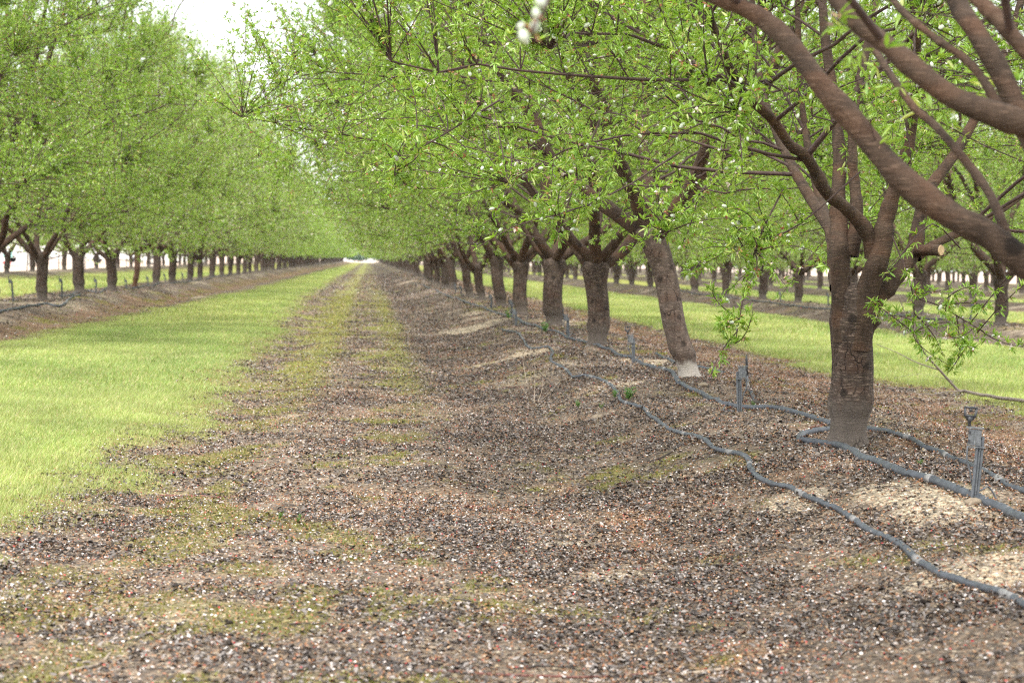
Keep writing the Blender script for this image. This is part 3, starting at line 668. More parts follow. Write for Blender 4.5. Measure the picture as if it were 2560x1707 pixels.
for y in ys + [98.3] + list(np.arange(104, 335, 5.8)):
    y = y + (rt.uniform(-.5, .5) if y > 100 else 0)
    if abs(y - 98.3) < .01: row_tree(2.115, y, 'far almond tree whose trunk slants sharply left over the wheel track', GR, (-.42, 0), .10, 1.0, k=1)
    else: row_tree(2.115 + rt.uniform(-.08, .08), y, ('%s almond tree from the front in the row right of the track' % ordn(n_)) if n_ < 19 else 'small far almond tree in the closing end of the right-hand row', GR, k=n_, s=rt.uniform(.95, 1.06))
    n_ += 1
# ---- left-hand row
lx = (119, 209, 288, 345, 398, 437, 478, 506, 534, 559, 579, 598, 614, 628)
LLAB = {0: 'stout straight almond trunk at the far left edge of the left-hand row', 1: 'almond tree right of the stout left-edge trunk, with a low limb sweeping right', 2: 'almond tree in left-hand row with a long low limb spreading to the right',
        3: 'slender young almond tree with reddish trunk in the left-hand row'}
for i, y in enumerate([23.0, 28.1, 33.2] + [5.09 * F / (923 - q) for q in lx]):
    j = i - 3
    lb = LLAB.get(j, '%s almond trunk from the left edge in the left-hand row' % ordn(j + 1) if j >= 0 else ['almond tree off the left edge whose top boughs fill the upper left corner', 'almond tree off the left edge, its boughs just above the left tree trunks', 'almond tree with dark low limbs entering at the left edge'][i])
    row_tree(-5.09, y, lb, GL, (rt.uniform(-.06, .06), 0) if j != 1 else (-.06, 0), .06 if j == 3 else rt.uniform(.084, .100), rt.uniform(.68, .78), M_bark_young if j == 3 else None, k=i, s=rt.uniform(.98, 1.06))
n_ = 15
for y in np.arange(109.5, 335, 5.1):
    row_tree(-5.09 + rt.uniform(-.08, .08), y + rt.uniform(-.4, .4), ('%s almond tree from the left edge in the left-hand row' % ordn(n_)) if n_ < 22 else 'small far almond tree in the closing end of the left-hand row', GL, k=n_, s=rt.uniform(.96, 1.07)); n_ += 1
# ---- rows beyond
def back_row(x, ylist, first, gname, nice, far_lb):
    for i, y in enumerate(ylist):
        lb = first.get(i, ('%s almond tree from the frame edge in the %s' % (ordn(i + 1), nice)) if i < 12 else far_lb)
        row_tree(x + rt.uniform(-.1, .1), y, lb, gname, k=i + int(x), s=rt.uniform(.93, 1.05))
back_row(-12.25, [78, 83.2, 88.5, 98.6, 109, 114.5, 119.8, 125, 129.7, 135, 141, 146, 151.5] + list(np.arange(157, 235, 5.3)), {1: 'leaning almond trunk in the farthest left row, in front of the white trailer'}, 'almond trees in the outermost left row', 'outermost left row', 'small almond tree deep in the outermost left row')
back_row(9.27, [34.8, 40.6, 46.0, 51.3, 57.0, 62.6, 67.9] + list(np.arange(73.5, 215, 5.7)), {0: 'thick almond trunk at the right edge beyond the bright green strip'}, 'almond trees in the second right row', 'second row on the right', 'small almond tree deep in the second row on the right')
back_row(16.43, list(np.arange(59.6, 200, 5.5)), {}, 'almond trees in the third right row', 'third row on the right', 'small almond tree deep in the third row on the right')
back_row(23.6, list(np.arange(86, 190, 5.6)), {}, 'almond trees in the fourth right row', 'fourth row on the right', 'small almond tree deep in the fourth row on the right')
back_row(30.7, list(np.arange(112, 190, 5.6)), {}, 'almond trees in the fifth right row', 'fifth row on the right', 'small almond tree deep in the fifth row on the right')
# the rest of the orchard, as one mass
vs = []; fs = []; cs = []; mi = []; nv = 0
sp_ = []
for x, a, b in ((-5.09, 338, 480), (2.115, 338, 480), (-12.25, 238, 480), (9.27, 218, 300), (16.43, 203, 300), (23.6, 193, 300), (30.7, 193, 300), (37.9, 138, 300), (45.1, 166, 300)):
    for y in np.arange(a, b, 5.7): sp_.append((x, y))
for (x, y) in sp_:
    a = rt.uniform(0, 6.28); ca, sa = math.cos(a), math.sin(a); Rz = np.array([[ca, -sa, 0], [sa, ca, 0], [0, 0, 1]]); s = rt.uniform(.93, 1.06)
    tv, tf = tubes(np.array([[[0, 0, -.1], [0, 0, .35], [0, 0, .8]]]), np.array([[.11, .10, .12]]), 7)
    for p in MASSP + [('trunk', tv, tf)]:
        if p[0] == 'withered_blossom': continue
        v = (p[1] @ Rz.T) * s + np.array([x, y, .13]); vs.append(v); fs.append(p[2] + nv); nv += len(v)
        cs.append(p[3] if len(p) > 3 else np.zeros((len(v), 3)) + .05); mi.append(np.full(len(p[2]), 0 if p[0] == 'crown' else 1))
put('distant_orchard', mesh('distant_orchard', np.vstack(vs), np.vstack(fs), [M_leaf, M_bark], np.vstack(cs), False, np.concatenate(mi)), kind='stuff', label='rest of the almond orchard merging far down the rows', category='orchard')

# ------------------------------------------------------------------ grass and moss
def scatter(r, n, fx, fy, dens):
    """n candidate points; fx(y) -> x range"""
    y = fy(r.random(n)); a, b = fx(y); x = a + (b - a) * r.random(n); k = r.random(n) < dens(x, y); return x[k], y[k]
def blades(r, x, y, h, wd, cols):
    n = len(x); z = ground_z(x, y); p = np.stack([x, y, z - .003], 1); a = r.uniform(0, 6.28, n)
    lean = r.uniform(.0, .75, n); dx = np.cos(a) * lean * h; dy = np.sin(a) * lean * h
    s = np.stack([-np.sin(a + 1), np.cos(a + 1), np.zeros(n)], 1) * wd[:, None] * .5
    mid = p + np.stack([dx * .35, dy * .35, h * .6], 1); tip = p + np.stack([dx, dy, h], 1)
    v = np.stack([p - s, p + s, mid + s * .8, tip, mid - s * .8], 1)
    i = np.arange(n)[:, None] * 5
    f = np.concatenate([i + np.array([[0, 1, 2, 4]])], 0); f2 = i + np.array([[4, 2, 3, 3]])
    return v.reshape(-1, 3), f, f2
def grass_obj(name, xs, ys, hs, ws, cl, **tags):
    r = rng; v, f, f2 = blades(r, xs, ys, hs, ws, cl)
    # upper tip as a thin quad with a doubled point moved a hair
    v = v.reshape(-1, 5, 3); tip2 = v[:, 3:4] + (v[:, 4:5] - v[:, 2:3]) * .08
    v = np.concatenate([v, tip2], 1).reshape(-1, 3); i = np.arange(len(xs))[:, None] * 6
    fq_ = np.concatenate([i + np.array([[0, 1, 2, 4]]), i + np.array([[4, 2, 3, 5]])], 0)
    put(name, mesh(name, v, fq_, M_grass, cl.repeat(6, 0)), kind='stuff', **tags)
M_grass = leafmat('grass_blade', .30, .04)
GA, GB, GC_ = np.array([.205, .320, .080]), np.array([.475, .535, .200]), np.array([.62, .54, .30])
def gcols(r, x, y, n, dry=.15):
    t = np.clip(r.random(n) * .7 + (fbm(x * .8, y * .2, 81, 3) - .35) * 1.1, 0, 1)[:, None]; c = GA * (1 - t) + GB * t
    dr = (r.random(n) < dry * (1 + 1.2 * (fbm(x * 1.1, y * .3, 83, 3) - .4)))[:, None]; return np.where(dr, GC_ * r.uniform(.7, 1.1, (n, 1)), c)
def gs(n, x0, x1, y0, y1, hmul=1.0, wmul=1.0, clip=True, dry=.15):
    r = rng; u = r.random(n); y = y0 + (y1 - y0) * u; x = x0 + (x1 - x0) * r.random(n)
    k = np.ones(n, bool)
    if clip: k &= (x > -.165 * y - .7) & (x < .285 * y + .7)
    x, y = x[k], y[k]; g = masks(x, y)[0]; k = r.random(len(x)) < g ** .8; x, y, g = x[k], y[k], g[k]
    h = r.uniform(.010, .042, len(x)) * (.45 + .55 * g) * (.75 + .6 * fbm(x * 1.5, y * .8, 85, 2)) * hmul
    edge = 1 - g
    c = gcols(r, x, y, len(x), dry); c = c * r.uniform(.6, 1.25, (len(x), 1)) * (.72 + .56 * fbm(x * 2.3, y * 1.1, 87, 3))[:, None]; c = c * (1 - edge[:, None] * .5) + np.array([.27, .23, .08]) * edge[:, None] * .5
    return x, y, h, r.uniform(.0016, .0034, len(x)) * wmul, c
L_ = [gs(520000, -3.8, -.6, 6.5, 16, 1, 1), gs(330000, -3.9, -.7, 16, 32, 1.1, 1.7), gs(120000, -3.9, -.9, 32, 80, 1.2, 3.2), gs(50000, -3.9, -.9, 80, 220, 1.4, 7)]
grass_obj('grass', *[np.concatenate([q[i] for q in L_]) for i in range(5)], label='pale green grass strip between the wheel tracks and the left row', category='grass')
L_ = [gs(190000, 3.9, 8.1, 14, 30, 1.35, 1.8), gs(130000, 3.9, 8.1, 30, 70, 1.4, 3), gs(40000, 3.9, 8.1, 70, 200, 1.5, 6)]
grass_obj('grass', *[np.concatenate([q[i] for q in L_]) for i in range(5)], label='bright green grass strip between the near row and the second right row', category='grass')
L_ = [gs(60000, 11, 15.2, 45, 100, 1.5, 5), gs(40000, 18, 22.5, 70, 150, 1.6, 8), gs(30000, -11.6, -6.6, 40, 120, 1.5, 6), gs(25000, 25, 30, 95, 180, 1.6, 9)]
grass_obj('grass', *[np.concatenate([q[i] for q in L_]) for i in range(5)], label='grass strips between the farther tree rows', category='grass')
# moss
n = 620000; r = rng; y = 4.5 + (60 - 4.5) * r.random(n) ** 1.5; x = -.17 * y - .4 + (.46 * y + .9) * r.random(n); k = x < 4.4; x, y = x[k], y[k]
g, mo, sd, st_ = masks(x, y); k = r.random(len(x)) < mo ** 1.5 * .8; x, y = x[k], y[k]; n = len(x)
c = np.array([.15, .155, .035]) * (1 - r.random((n, 1)) * .5) + np.array([.25, .225, .055]) * r.random((n, 1)) * .55
c = c * (1 + .45 * sstep(12, 22, y))[:, None]
grass_obj('moss', x, y, r.uniform(.004, .013, n) * (1 + y / 40), r.uniform(.003, .006, n) * (1 + y / 25), c, label='yellow-green moss cushions among the fallen leaves of the track', category='moss')

# ------------------------------------------------------------------ leaf litter
PAL = {'leaf': np.array([[.095, .082, .075], [.135, .118, .108], [.21, .186, .172], [.045, .038, .034], [.070, .058, .052], [.165, .120, .085], [.31, .275, .25]]),
       'husk': np.array([[.27, .125, .06], [.33, .18, .095], [.19, .085, .042], [.38, .25, .15], [.30, .14, .085]]), 'tan': np.array([[.38, .30, .20], [.28, .22, .145], [.44, .37, .27]]),
       'petal': np.array([[.66, .60, .56], [.58, .48, .43], [.72, .68, .65]]), 'red': np.array([[.42, .04, .05], [.5, .10, .09]])}
def litter(n, xr, yr, mul, seed, prof=1.0):
    r = np.random.default_rng(seed); y = yr[0] + (yr[1] - yr[0]) * r.random(n) ** prof
    a = np.maximum(xr[0], -.165 * y - .5); b = np.minimum(xr[1], .285 * y + .6); 
    wmax = (b - a).max(); x = a + wmax * r.random(n); k = x < b; x, y = x[k], y[k]
    g, mo, sd, st_ = masks(x, y); cl = fbm(x * 3.3, y * 3.0, 95, 4); cl2 = fbm(x * 11, y * 9, 97, 2)
    dens = np.clip(.24 + 3.2 * (cl - .42) + 1.1 * (cl2 - .45) + .32 * np.exp(-((x - .85) / .5) ** 2) + .25 * berm(x), .05, 1) * (1 - .80 * mo) * (1 - .72 * sd) * (1 - .93 * g)
    typ = r.random(len(x)); pl = .56 - .28 * st_
    isleaf = typ < pl
    keep_ = np.where(isleaf, r.random(len(x)) < dens, r.random(len(x)) < (1 - .7 * g) * (1 - .45 * mo) * (1 - .3 * sd) * .75)
    x, y, typ, pl, isleaf = [q[keep_] for q in (x, y, typ, pl, isleaf)]; n = len(x)
    t2 = (typ - pl) / (1 - pl); kind = np.where(isleaf, 0, np.where(t2 < .55, 1, np.where(t2 < .85, 2, np.where(t2 < .97, 3, 4))))
    L = np.choose(kind, [r.uniform(.007, .023, n), r.uniform(.004, .010, n), r.uniform(.004, .014, n), r.uniform(.005, .0108, n), r.uniform(.005, .009, n)]) * mul
    Wd = L * np.choose(kind, [r.uniform(.3, .55, n), r.uniform(.5, .9, n), r.uniform(.25, .6, n), r.uniform(.65, .9, n), r.uniform(.5, .9, n)])
    az = r.uniform(0, 6.28, n); tilt = np.choose(kind, [r.normal(0, .22, n), r.normal(0, .4, n), r.normal(0, .15, n), r.normal(0, .12, n), r.normal(0, .3, n)])
    D = np.stack([np.cos(az) * np.cos(tilt), np.sin(az) * np.cos(tilt), np.abs(np.sin(tilt))], 1)
    N = nrm(np.stack([r.normal(0, .35, n), r.normal(0, .35, n), np.ones(n)], 1))
    z = ground_z(x, y) + np.choose(kind, [r.uniform(0, .010, n), r.uniform(.001, .012, n), r.uniform(.001, .006, n), r.uniform(.002, .013, n), r.uniform(.002, .01, n)])
    curl = r.uniform(-.35, .45, (n, 1)) * (kind == 0)[:, None] + .1
    fold = (r.uniform(-.5, .6, (n, 1)))
    v, f, nv = blades6(np.stack([x, y, z], 1), D, N, L, Wd, curl, fold)
    cl = np.zeros((n, 3))
    for i, kk in enumerate(('leaf', 'husk', 'tan', 'petal', 'red')):
        mk = kind == i; pal = PAL[kk]; cl[mk] = pal[r.integers(0, len(pal), mk.sum())] * r.uniform(.75, 1.2, (mk.sum(), 1))
    return v, f, np.clip(cl, 0, .9).repeat(nv, 0)
parts = [litter(390000, (-9, 3.6), (4.4, 9.5), 1.0, 1, .9), litter(360000, (-9, 4.6), (9.5, 17), 1.1, 2), litter(230000, (-1.7, 4.5), (17, 30), 1.35, 3), litter(120000, (-1.8, 4.6), (30, 60), 2.0, 4), litter(60000, (-1.8, 4.6), (60, 140), 3.6, 7), litter(40000, (-7.4, -3.2), (22, 60), 2.2, 5), litter(20000, (7.4, 11.2), (26, 80), 3, 6)]
v = []; f = []; c = []; k = 0
for a_, b_, c2 in parts: v.append(a_); f.append(b_ + k); c.append(c2); k += len(a_)
put('leaf_litter', mesh('leaf_litter', np.vstack(v), np.vstack(f), M_col, np.vstack(c)), kind='stuff', label='dead brown leaves, orange husks and white petals scattered over the soil', category='leaf litter')
r = np.random.default_rng(8); n = 700; y = 4.6 + 20 * r.random(n) ** 1.5; x = -.16 * y + (.44 * y) * r.random(n); k = (x < 4) & (masks(x, y)[0] < .5); x, y = x[k], y[k]; n = len(x)
a = r.uniform(0, 6.28, n); ln = r.uniform(.03, .14, n); t = np.linspace(0, 1, 5)[None]; bend = r.uniform(-.25, .25, n)[:, None] * ln[:, None]
qx = x[:, None] + np.cos(a)[:, None] * ln[:, None] * t - np.sin(a)[:, None] * bend * np.sin(t * 3.14); qy = y[:, None] + np.sin(a)[:, None] * ln[:, None] * t + np.cos(a)[:, None] * bend * np.sin(t * 3.14)
qz = ground_z(qx, qy) + .004 + r.uniform(0, .012, n)[:, None] * t
v, f = tubes(np.stack([qx, qy, qz], -1), np.linspace(.0016, .0009, 5)[None].repeat(n, 0) * r.uniform(.7, 1.5, n)[:, None], 4)
put('twig_litter', mesh('twig_litter', v, f, M_darkstick), kind='stuff', label='tiny dry twigs strewn among the leaf litter', category='twigs')

# ------------------------------------------------------------------ hoses
def onground(pts, r_, n=160, lift=.25):
    q = resample(np.array([G(*p)[:2].tolist() + [0] for p in pts]), n); q[:, 2] = ground_z(q[:, 0], q[:, 1]) 
    z = q[:, 2].copy(); kk = np.ones(9) / 9; zp = np.pad(z, 4, mode='edge'); z = np.maximum(np.convolve(zp, kk, 'valid'), q[:, 2]); q[:, 2] = z + r_ * .75
    return q
HOSES = []
def hose(pts, r_, label, bands=(), group='grey irrigation hoses', ext=None, n=160, mat=None):
    q = onground(pts, r_, n)
    if ext is not None: q = np.vstack([q, ext])
    HOSES.append((q, r_)); mb = MB(); mb.tube(q, r_, 14)
    o = mb.build('irrigation_hose', mat or M_hose, None, True, label=label, category='hose'); o['group'] = group
    for b_, w_ in bands:
        i = int(b_ * (len(q) - 1)); s_ = max(1, int(w_)); seg = q[max(0, i - s_):i + s_ + 1]
        if len(seg) > 2:
            mb = MB(); mb.tube(seg, r_ + .0012, 14); mb.build('weathered_band', M_hosepale, o, True)
    return q
H1 = [(1254, 826), (1288, 831), (1309, 851), (1316, 864), (1338, 873.6), (1373, 870), (1383, 887), (1377, 898.6), (1383, 909), (1411, 923.6), (1428, 941), (1437.6, 946), (1473, 944), (1514, 957), (1530, 967.6), (1545, 989), (1552, 1004.5), (1571, 1013), (1592, 1018), (1611, 1025), (1621, 1039), (1635, 1048.6), (1649.5, 1060), (1671, 1075), (1692, 1084), (1721, 1091), (1745, 1096), (1768, 1108), (1786, 1126), (1813, 1133), (1849, 1140), (1871, 1156), (1876, 1176), (1894, 1198), (1934, 1216), (1970, 1223), (2007, 1241), (2056, 1264), (2092, 1277), (2128, 1302), (2178, 1336), (2228, 1356), (2268, 1383), (2304, 1415), (2349, 1442), (2403, 1460), (2467, 1480), (2534, 1505), (2570, 1525), (2680, 1570)]
hose(H1, .0108, 'thin grey hose with pale bands snaking down the near berm to the lower right corner', [(b, w_) for b, w_ in ((.04, 1), (.19, 1), (.25, 1), (.275, 1), (.345, 1), (.505, 1.5), (.60, 2), (.645, 1), (.735, 2), (.80, 1.5), (.875, 2), (.955, 2))], n=420)
H2 = [(940, 664), (1000, 693), (1060, 716), (1110, 735), (1160, 755), (1215, 775), (1262, 790), (1310, 810), (1359, 826), (1383, 829.5), (1402, 835.5), (1416, 846), (1435, 852), (1464, 859), (1502, 870), (1533, 882), (1554, 892.6), (1580, 897), (1597, 907), (1611, 916), (1630, 922), (1649, 925), (1668, 929.5), (1683, 937), (1692, 953), (1707, 965), (1730, 979.5), (1764, 996), (1800, 1011), (1822, 1017), (1876, 1025), (1930, 1025), (1987, 1036), (2037, 1051.6), (2071, 1063), (2120, 1066)]
hose(H2, .0150, 'thick grey hose following the row past the tree trunks', [(.62, 1)], n=300)
H3 = [(2110, 1076), (2072, 1081), (2034, 1086), (2006.7, 1092.5), (2000, 1104), (2016, 1110.5), (2061, 1115), (2106, 1128.6), (2151, 1149), (2196, 1167), (2241, 1182.7), (2286, 1198.5), (2340, 1212), (2385, 1230), (2422, 1246), (2467, 1266), (2512, 1284), (2560, 1307), (2700, 1370), (2900, 1450)]
hose(H3, .0165, 'thickest grey hose bending in a hairpin at the foot of the large trunk', [(.62, .6)], n=150)
H4 = [(2150, 1074), (2173, 1077), (2219, 1083), (2250, 1092.5), (2282, 1104), (2309, 1122), (2340, 1135), (2376, 1151), (2422, 1167), (2453, 1180), (2485, 1198.5), (2521, 1221), (2560, 1234.5), (2700, 1280)]
hose(H4, .0125, 'thin grey hose behind the large trunk running to the right edge', [(.28, 2.0), (.52, 1.5), (.80, 2)], n=130)
hose([(1862, 925), (1868, 960), (1880, 990), (1895, 1010)], .010, 'short length of grey hose dropping behind the second sprinkler stake', [(.4, 1)], n=30)
hose([(1640, 885), (1680, 905), (1720, 925)], .011, 'faint grey hose behind the leaning trunk', [], n=30)
hose([(1810, 935), (1770, 925), (1745, 920)], .011, 'short grey hose right of the whitewashed foot', [], n=30)
hose([(-60, 800), (10, 779), (60, 770), (110, 762), (150, 768), (180, 745), (200, 738)], .017, 'grey hose lying in front of the stout left-edge trunk', [(.75, 1)], n=60)
hose([(150, 742), (185, 735), (215, 728), (255, 730), (280, 718)], .016, 'grey hose between the first left-row trunks', [], n=50)
hose([(330, 722), (360, 716), (392, 712), (440, 708), (520, 698), (600, 686)], .017, 'grey hose running on past the slender young tree', [], n=80)
hose([(2360, 800), (2200, 786), (2000, 768), (1850, 748), (1700, 728)], .014, 'grey hose along the second row on the right', [], n=80)

r = np.random.default_rng(55); vv = []; ff = []; cc_ = []; k = 0
for q, r_ in HOSES[:5]:
    L0 = np.linalg.norm(np.diff(q, axis=0), axis=1).sum(); m_ = int(min(L0, 16) * 210); i = np.clip((r.random(m_) ** 1.0 * (len(q) - 1)).astype(int), 0, len(q) - 2)
    t_ = nrm(q[i + 1] - q[i]); nn = np.stack([-t_[:, 1], t_[:, 0], np.zeros(m_)], 1); o_ = r.choice([-1, 1], m_) * r.uniform(.9, 2.6, m_) * r_; top_ = r.random(m_) < .10; o_[top_] = r.uniform(-.5, .5, top_.sum()) * r_
    p = q[i] + nn * o_[:, None]; hgt = np.where(top_, r_ * 1.0, 0); p[:, 2] = np.where(top_, q[i, 2] + np.sqrt(np.maximum(r_ ** 2 - o_ ** 2, 0)) + .001, ground_z(p[:, 0], p[:, 1]) + np.clip(r_ * (1.5 - np.abs(o_) / r_ * .55), 0, 1) * r.random(m_))
    D = np.stack([r.normal(size=m_), r.normal(size=m_), r.normal(0, .25, m_)], 1); v, f, nv = blades6(p, D, np.array([0, 0, 1.]) + r.normal(size=(m_, 3)) * .5, r.uniform(.007, .02, m_) * np.where(top_, .6, 1), r.uniform(.004, .010, m_), .15, .2)
    pal = np.vstack([PAL['leaf'], PAL['husk'], PAL['tan'], PAL['petal'][:1]]); vv.append(v); ff.append(f + k); k += len(v); cc_.append(pal[r.integers(0, len(pal), m_)].repeat(nv, 0))
put('leaf_litter', mesh('leaf_litter', np.vstack(vv), np.vstack(ff), M_col, np.vstack(cc_)), kind='stuff', label='leaf litter banked against and lying on the grey hoses', category='leaf litter')

# ------------------------------------------------------------------ sprinkler stakes
def stake(px, py, hgt, label, lean=(0, 0), detail=1, turn=1, head='loop'):
    g = G(px, py); base = np.array([g[0], g[1], ground_z(g[0], g[1])])
    root = bpy.data.objects.new('sprinkler_stake', None); C.objects.link(root); root.location = base; root.rotation_euler = (lean[1], lean[0], 0)
    root['label'] = label; root['category'] = 'sprinkler'; root['group'] = 'micro sprinkler stakes beside the trees'
    h = hgt; t = turn
    mb = MB()     # ribbed channel stake
    for dx, w_, dy in ((-.0085, .008, 0), (.0, .010, .006), (.0085, .008, 0)): mb.box((dx, dy, h * .5 - .04), (w_, .010, h + .02), bev=.002)
    mb.box((0, .002, h * .5 - .04), (.027, .004, h), bev=.001); mb.build('stake', M_stake, root)
    mb = MB(); mb.box((0, -.0052, h * .48 - .04), (.0022, .003, h * .98)); mb.build('rib', M_clip, root)
    mb = MB(); mb.box((-t * .020, 0, h - .035), (.042, .014, .052), bev=.003); mb.box((-t * .022, 0, h - .004), (.056, .020, .005), bev=.002)
    mb.box((-t * .022, -.0095, h - .035), (.004, .005, .05)); cb = mb.build('clip_housing', M_clip, root)
    if detail:
        mb = MB()
        for zz in (-.020, -.048): mb.box((-t * .040, -.0088, h + zz), (.009, .003, .009))
        mb.build('slot', M_stakedk, cb)
    mb = MB(); mb.box((-t * .012, 0, h - .066), (.058, .019, .0035), bev=.001); mb.build('cable_tie', M_clip, root)
    mb = MB(); mb.tube(resample([(-t * .040, 0, h - .065), (-t * .038, .003, h - .11), (-t * .022, .006, h - .15), (-t * .010, .012, h - .19), (t * .015, .02, h - .21), (t * .05, .03, .05), (t * .08, .03, .008), (t * .045, .0, .007), (t * .03, -.02, .006)], 30), .0032, 8); mb.build('feed_tube', M_stake, root, True)
    mb = MB(); mb.tube([(-t * .042, 0, h), (-t * .042, 0, h + .015)], [.006, .004], 10)
    if head == 'loop':
        X0 = -t * .042
        mb.box((X0, 0, h + .060), (.044, .007, .007)); mb.tube([(X0 - .019, 0, h + .058), (X0 - .017, 0, h + .034), (X0 - .006, 0, h + .020)], .0042, 6); mb.tube([(X0 + .019, 0, h + .058), (X0 + .017, 0, h + .034), (X0 + .006, 0, h + .020)], .0042, 6)
        mb.box((X0, 0, h + .033), (.036, .007, .006)); mb.tube([(X0, 0, h + .056), (X0, 0, h + .046)], [.007, .003], 8); mb.tube([(X0, 0, h + .008), (X0, 0, h + .030)], [.005, .011], 8)
    else:
        mb.tube([(-t * .042, 0, h - .05), (-t * .042, 0, h + .02), (-t * .042, 0, h + .032), (-t * .042, 0, h + .055)], [.006, .006, .007, .002], 8)
    mb.build('spray_head', M_stakedk, root, True)
    return root
stake(2436, 1256, .245, 'grey sprinkler stake with square loop head standing on the thick hose at lower right', (.07, 0))
stake(1849, 1030, .235, 'grey sprinkler stake with dark upright nozzle between leaning and large trunk', (-.05, 0), turn=-1, head='nozzle')
stake(1584, 908, .22, 'grey sprinkler stake with round loop head between the forked and the leaning trunk', (-.04, 0))
stake(1421, 847, .24, 'grey sprinkler stake against the foot of the broad dark trunk', (-.06, 0), head='nozzle')
stake(1291, 816, .20, 'grey sprinkler stake in front of the fifth trunk, left of the hose', (-.08, 0), head='nozzle')
stake(1279, 795, .24, 'dark sprinkler stake just left of the fifth trunk foot', (0, 0), head='nozzle')
stake(1228, 772, .22, 'grey sprinkler stake left of the sixth trunk', (0, 0), head='nozzle')
stake(1153, 740, .22, 'small grey sprinkler stake left of the eighth trunk', (0, 0), 0, head='nozzle')
stake(1139, 733, .22, 'small grey sprinkler stake by the ninth trunk', (0, 0), 0, head='nozzle')
stake(33, 754, .33, 'grey sprinkler stake nearest the left edge', (-.09, 0), head='nozzle')
stake(155, 747, .32, 'grey sprinkler stake right of the stout left-edge trunk', (-.03, 0), head='nozzle')
stake(239, 734, .26, 'grey sprinkler stake left of the low-limbed third left trunk', (.05, 0), 0, head='nozzle')
stake(316, 722, .2, 'grey sprinkler stake just left of the slender young tree', (0, 0), 0, head='nozzle')
stake(370, 715, .22, 'grey sprinkler stake right of the slender young tree', (0, 0), 0, head='nozzle')
stake(414, 706, .22, 'grey sprinkler stake by the fifth left-row trunk', (-.1, 0), 0, head='nozzle')
stake(457, 703, .22, 'grey sprinkler stake between the sixth and seventh left-row trunks', (0, 0), 0, head='nozzle')
stake(2424, 800, .26, 'dark sprinkler stake leaning right near the right edge in the second row', (.25, 0), 0, head='nozzle')
stake(2070, 765, .26, 'thin dark sprinkler stake in the second row left of the large trunk', (.02, 0), 0, head='nozzle')
stake(1952, 755, .22, 'pale sprinkler stake in the second row, left of its thin dark neighbour', (-.05, 0), 0, head='nozzle')
stake(1862, 742, .22, 'grey sprinkler stake in the second row above the hanging twig', (0, 0), 0, head='nozzle')

# ------------------------------------------------------------------ fallen branches, sticks, weeds
def pt(p):
    return G(p[0], p[1]) if len(p) == 2 else P(*p)
def stick(name, branches, mat, label, cat, lift=.006, **tg):
    mb = MB()
    for pts, r0, r1 in branches:
        q = np.array([pt(p) for p in pts]); n = max(6, len(q) * 5); q = resample(q, n)
        q[:, 2] = np.maximum(q[:, 2], ground_z(q[:, 0], q[:, 1]) + r0 * .6 + (.03 if name == 'fallen_branch' else 0)); mb.tube(q, np.linspace(r0, r1, n), 7)
    o = mb.build(name, mat, None, True, label=label, category=cat)
    for a_, b_ in tg.items(): o[a_] = b_
    return o
gb = G(2410, 990)[1]
fb = [([(2700, 1040), (2600, 1024), (2560, 1017), (2480, 1005), (2410, 990)], .015, .012), ([(2410, 990), (2385, 965, gb), (2345, 920, gb - .1), (2310, 880, gb - .2), (2283, 828, gb - .3), (2265, 790, gb - .35), (2245, 735, gb - .4)], 0.011, .003),
      ([(2345, 924, gb - .1), (2290, 905, gb), (2240, 880, gb + .1), (2190, 860, gb + .2)], .005, .002), ([(2283, 828, gb - .3), (2300, 800, gb - .3), (2330, 768, gb - .3)], .004, .0015), ([(2385, 965), (2330, 948), (2290, 945), (2235, 955)], .004, .0015),
      ([(2410, 990), (2370, 990), (2330, 998), (2280, 990), (2220, 978), (2190, 965)], .005, .002), ([(2560, 1017), (2580, 960, gb - .2), (2600, 900, gb - .2)], .004, .002)]
stick('fallen_branch', fb, M_twig_grey, 'pale grey fallen branch with upcurved side twigs lying by the bright grass', 'branch')
g0 = G(1335, 1010)[1]
wk = [([(1335, 1012), (1337, 970, g0), (1336, 925, g0)], .0028, .0018), ([(1330, 1010), (1318, 960, g0), (1308, 905, g0 + .1), (1306, 870, g0 + .1)], .002, .001), ([(1330, 1008), (1316, 985, g0), (1303, 965, g0 + .1)], .002, .0012),
      ([(1342, 1012), (1355, 975, g0), (1358, 940, g0 + .2)], .002, .001), ([(1348, 1005), (1375, 980, g0), (1400, 952, g0)], .003, .0018), ([(1297, 1002), (1300, 975, g0)], .003, .002), ([(1322, 1008), (1340, 940, g0), (1335, 905, g0)], .0015, .001)]
stick('dead_weed', wk, M_dry, 'dry dead weed stalks standing in the litter left of the wavy hose', 'weed')
stick('fallen_twig', [([(1340, 925, g0), (1380, 960, g0 - .1), (1440, 1005)], .003, .0015), ([(1390, 965, g0 - .1), (1430, 1008)], .002, .001)], M_darkstick, 'dark twig slanting right out of the dead weed stalks', 'twig')
gp = G(1590, 1045)[1]
stick('twig_pile', [([(1575, 1045), (1600, 1022, gp), (1612, 1006, gp)], .003, .002), ([(1600, 1040), (1605, 1022, gp), (1608, 1010, gp)], .003, .002), ([(1610, 1036), (1620, 1028, gp), (1628, 1019, gp)], .0025, .002), ([(1572, 1048), (1600, 1042), (1636, 1038)], .004, .0025),
      ([(1600, 1064), (1625, 1050), (1640, 1030, gp)], .004, .003), ([(1538, 1026), (1575, 1020), (1600, 1015)], .002, .0015), ([(1635, 1046), (1645, 1035), (1650, 1044)], .006, .004)], M_darkstick, 'small heap of dark broken twigs lying over the thin hose', 'twigs')
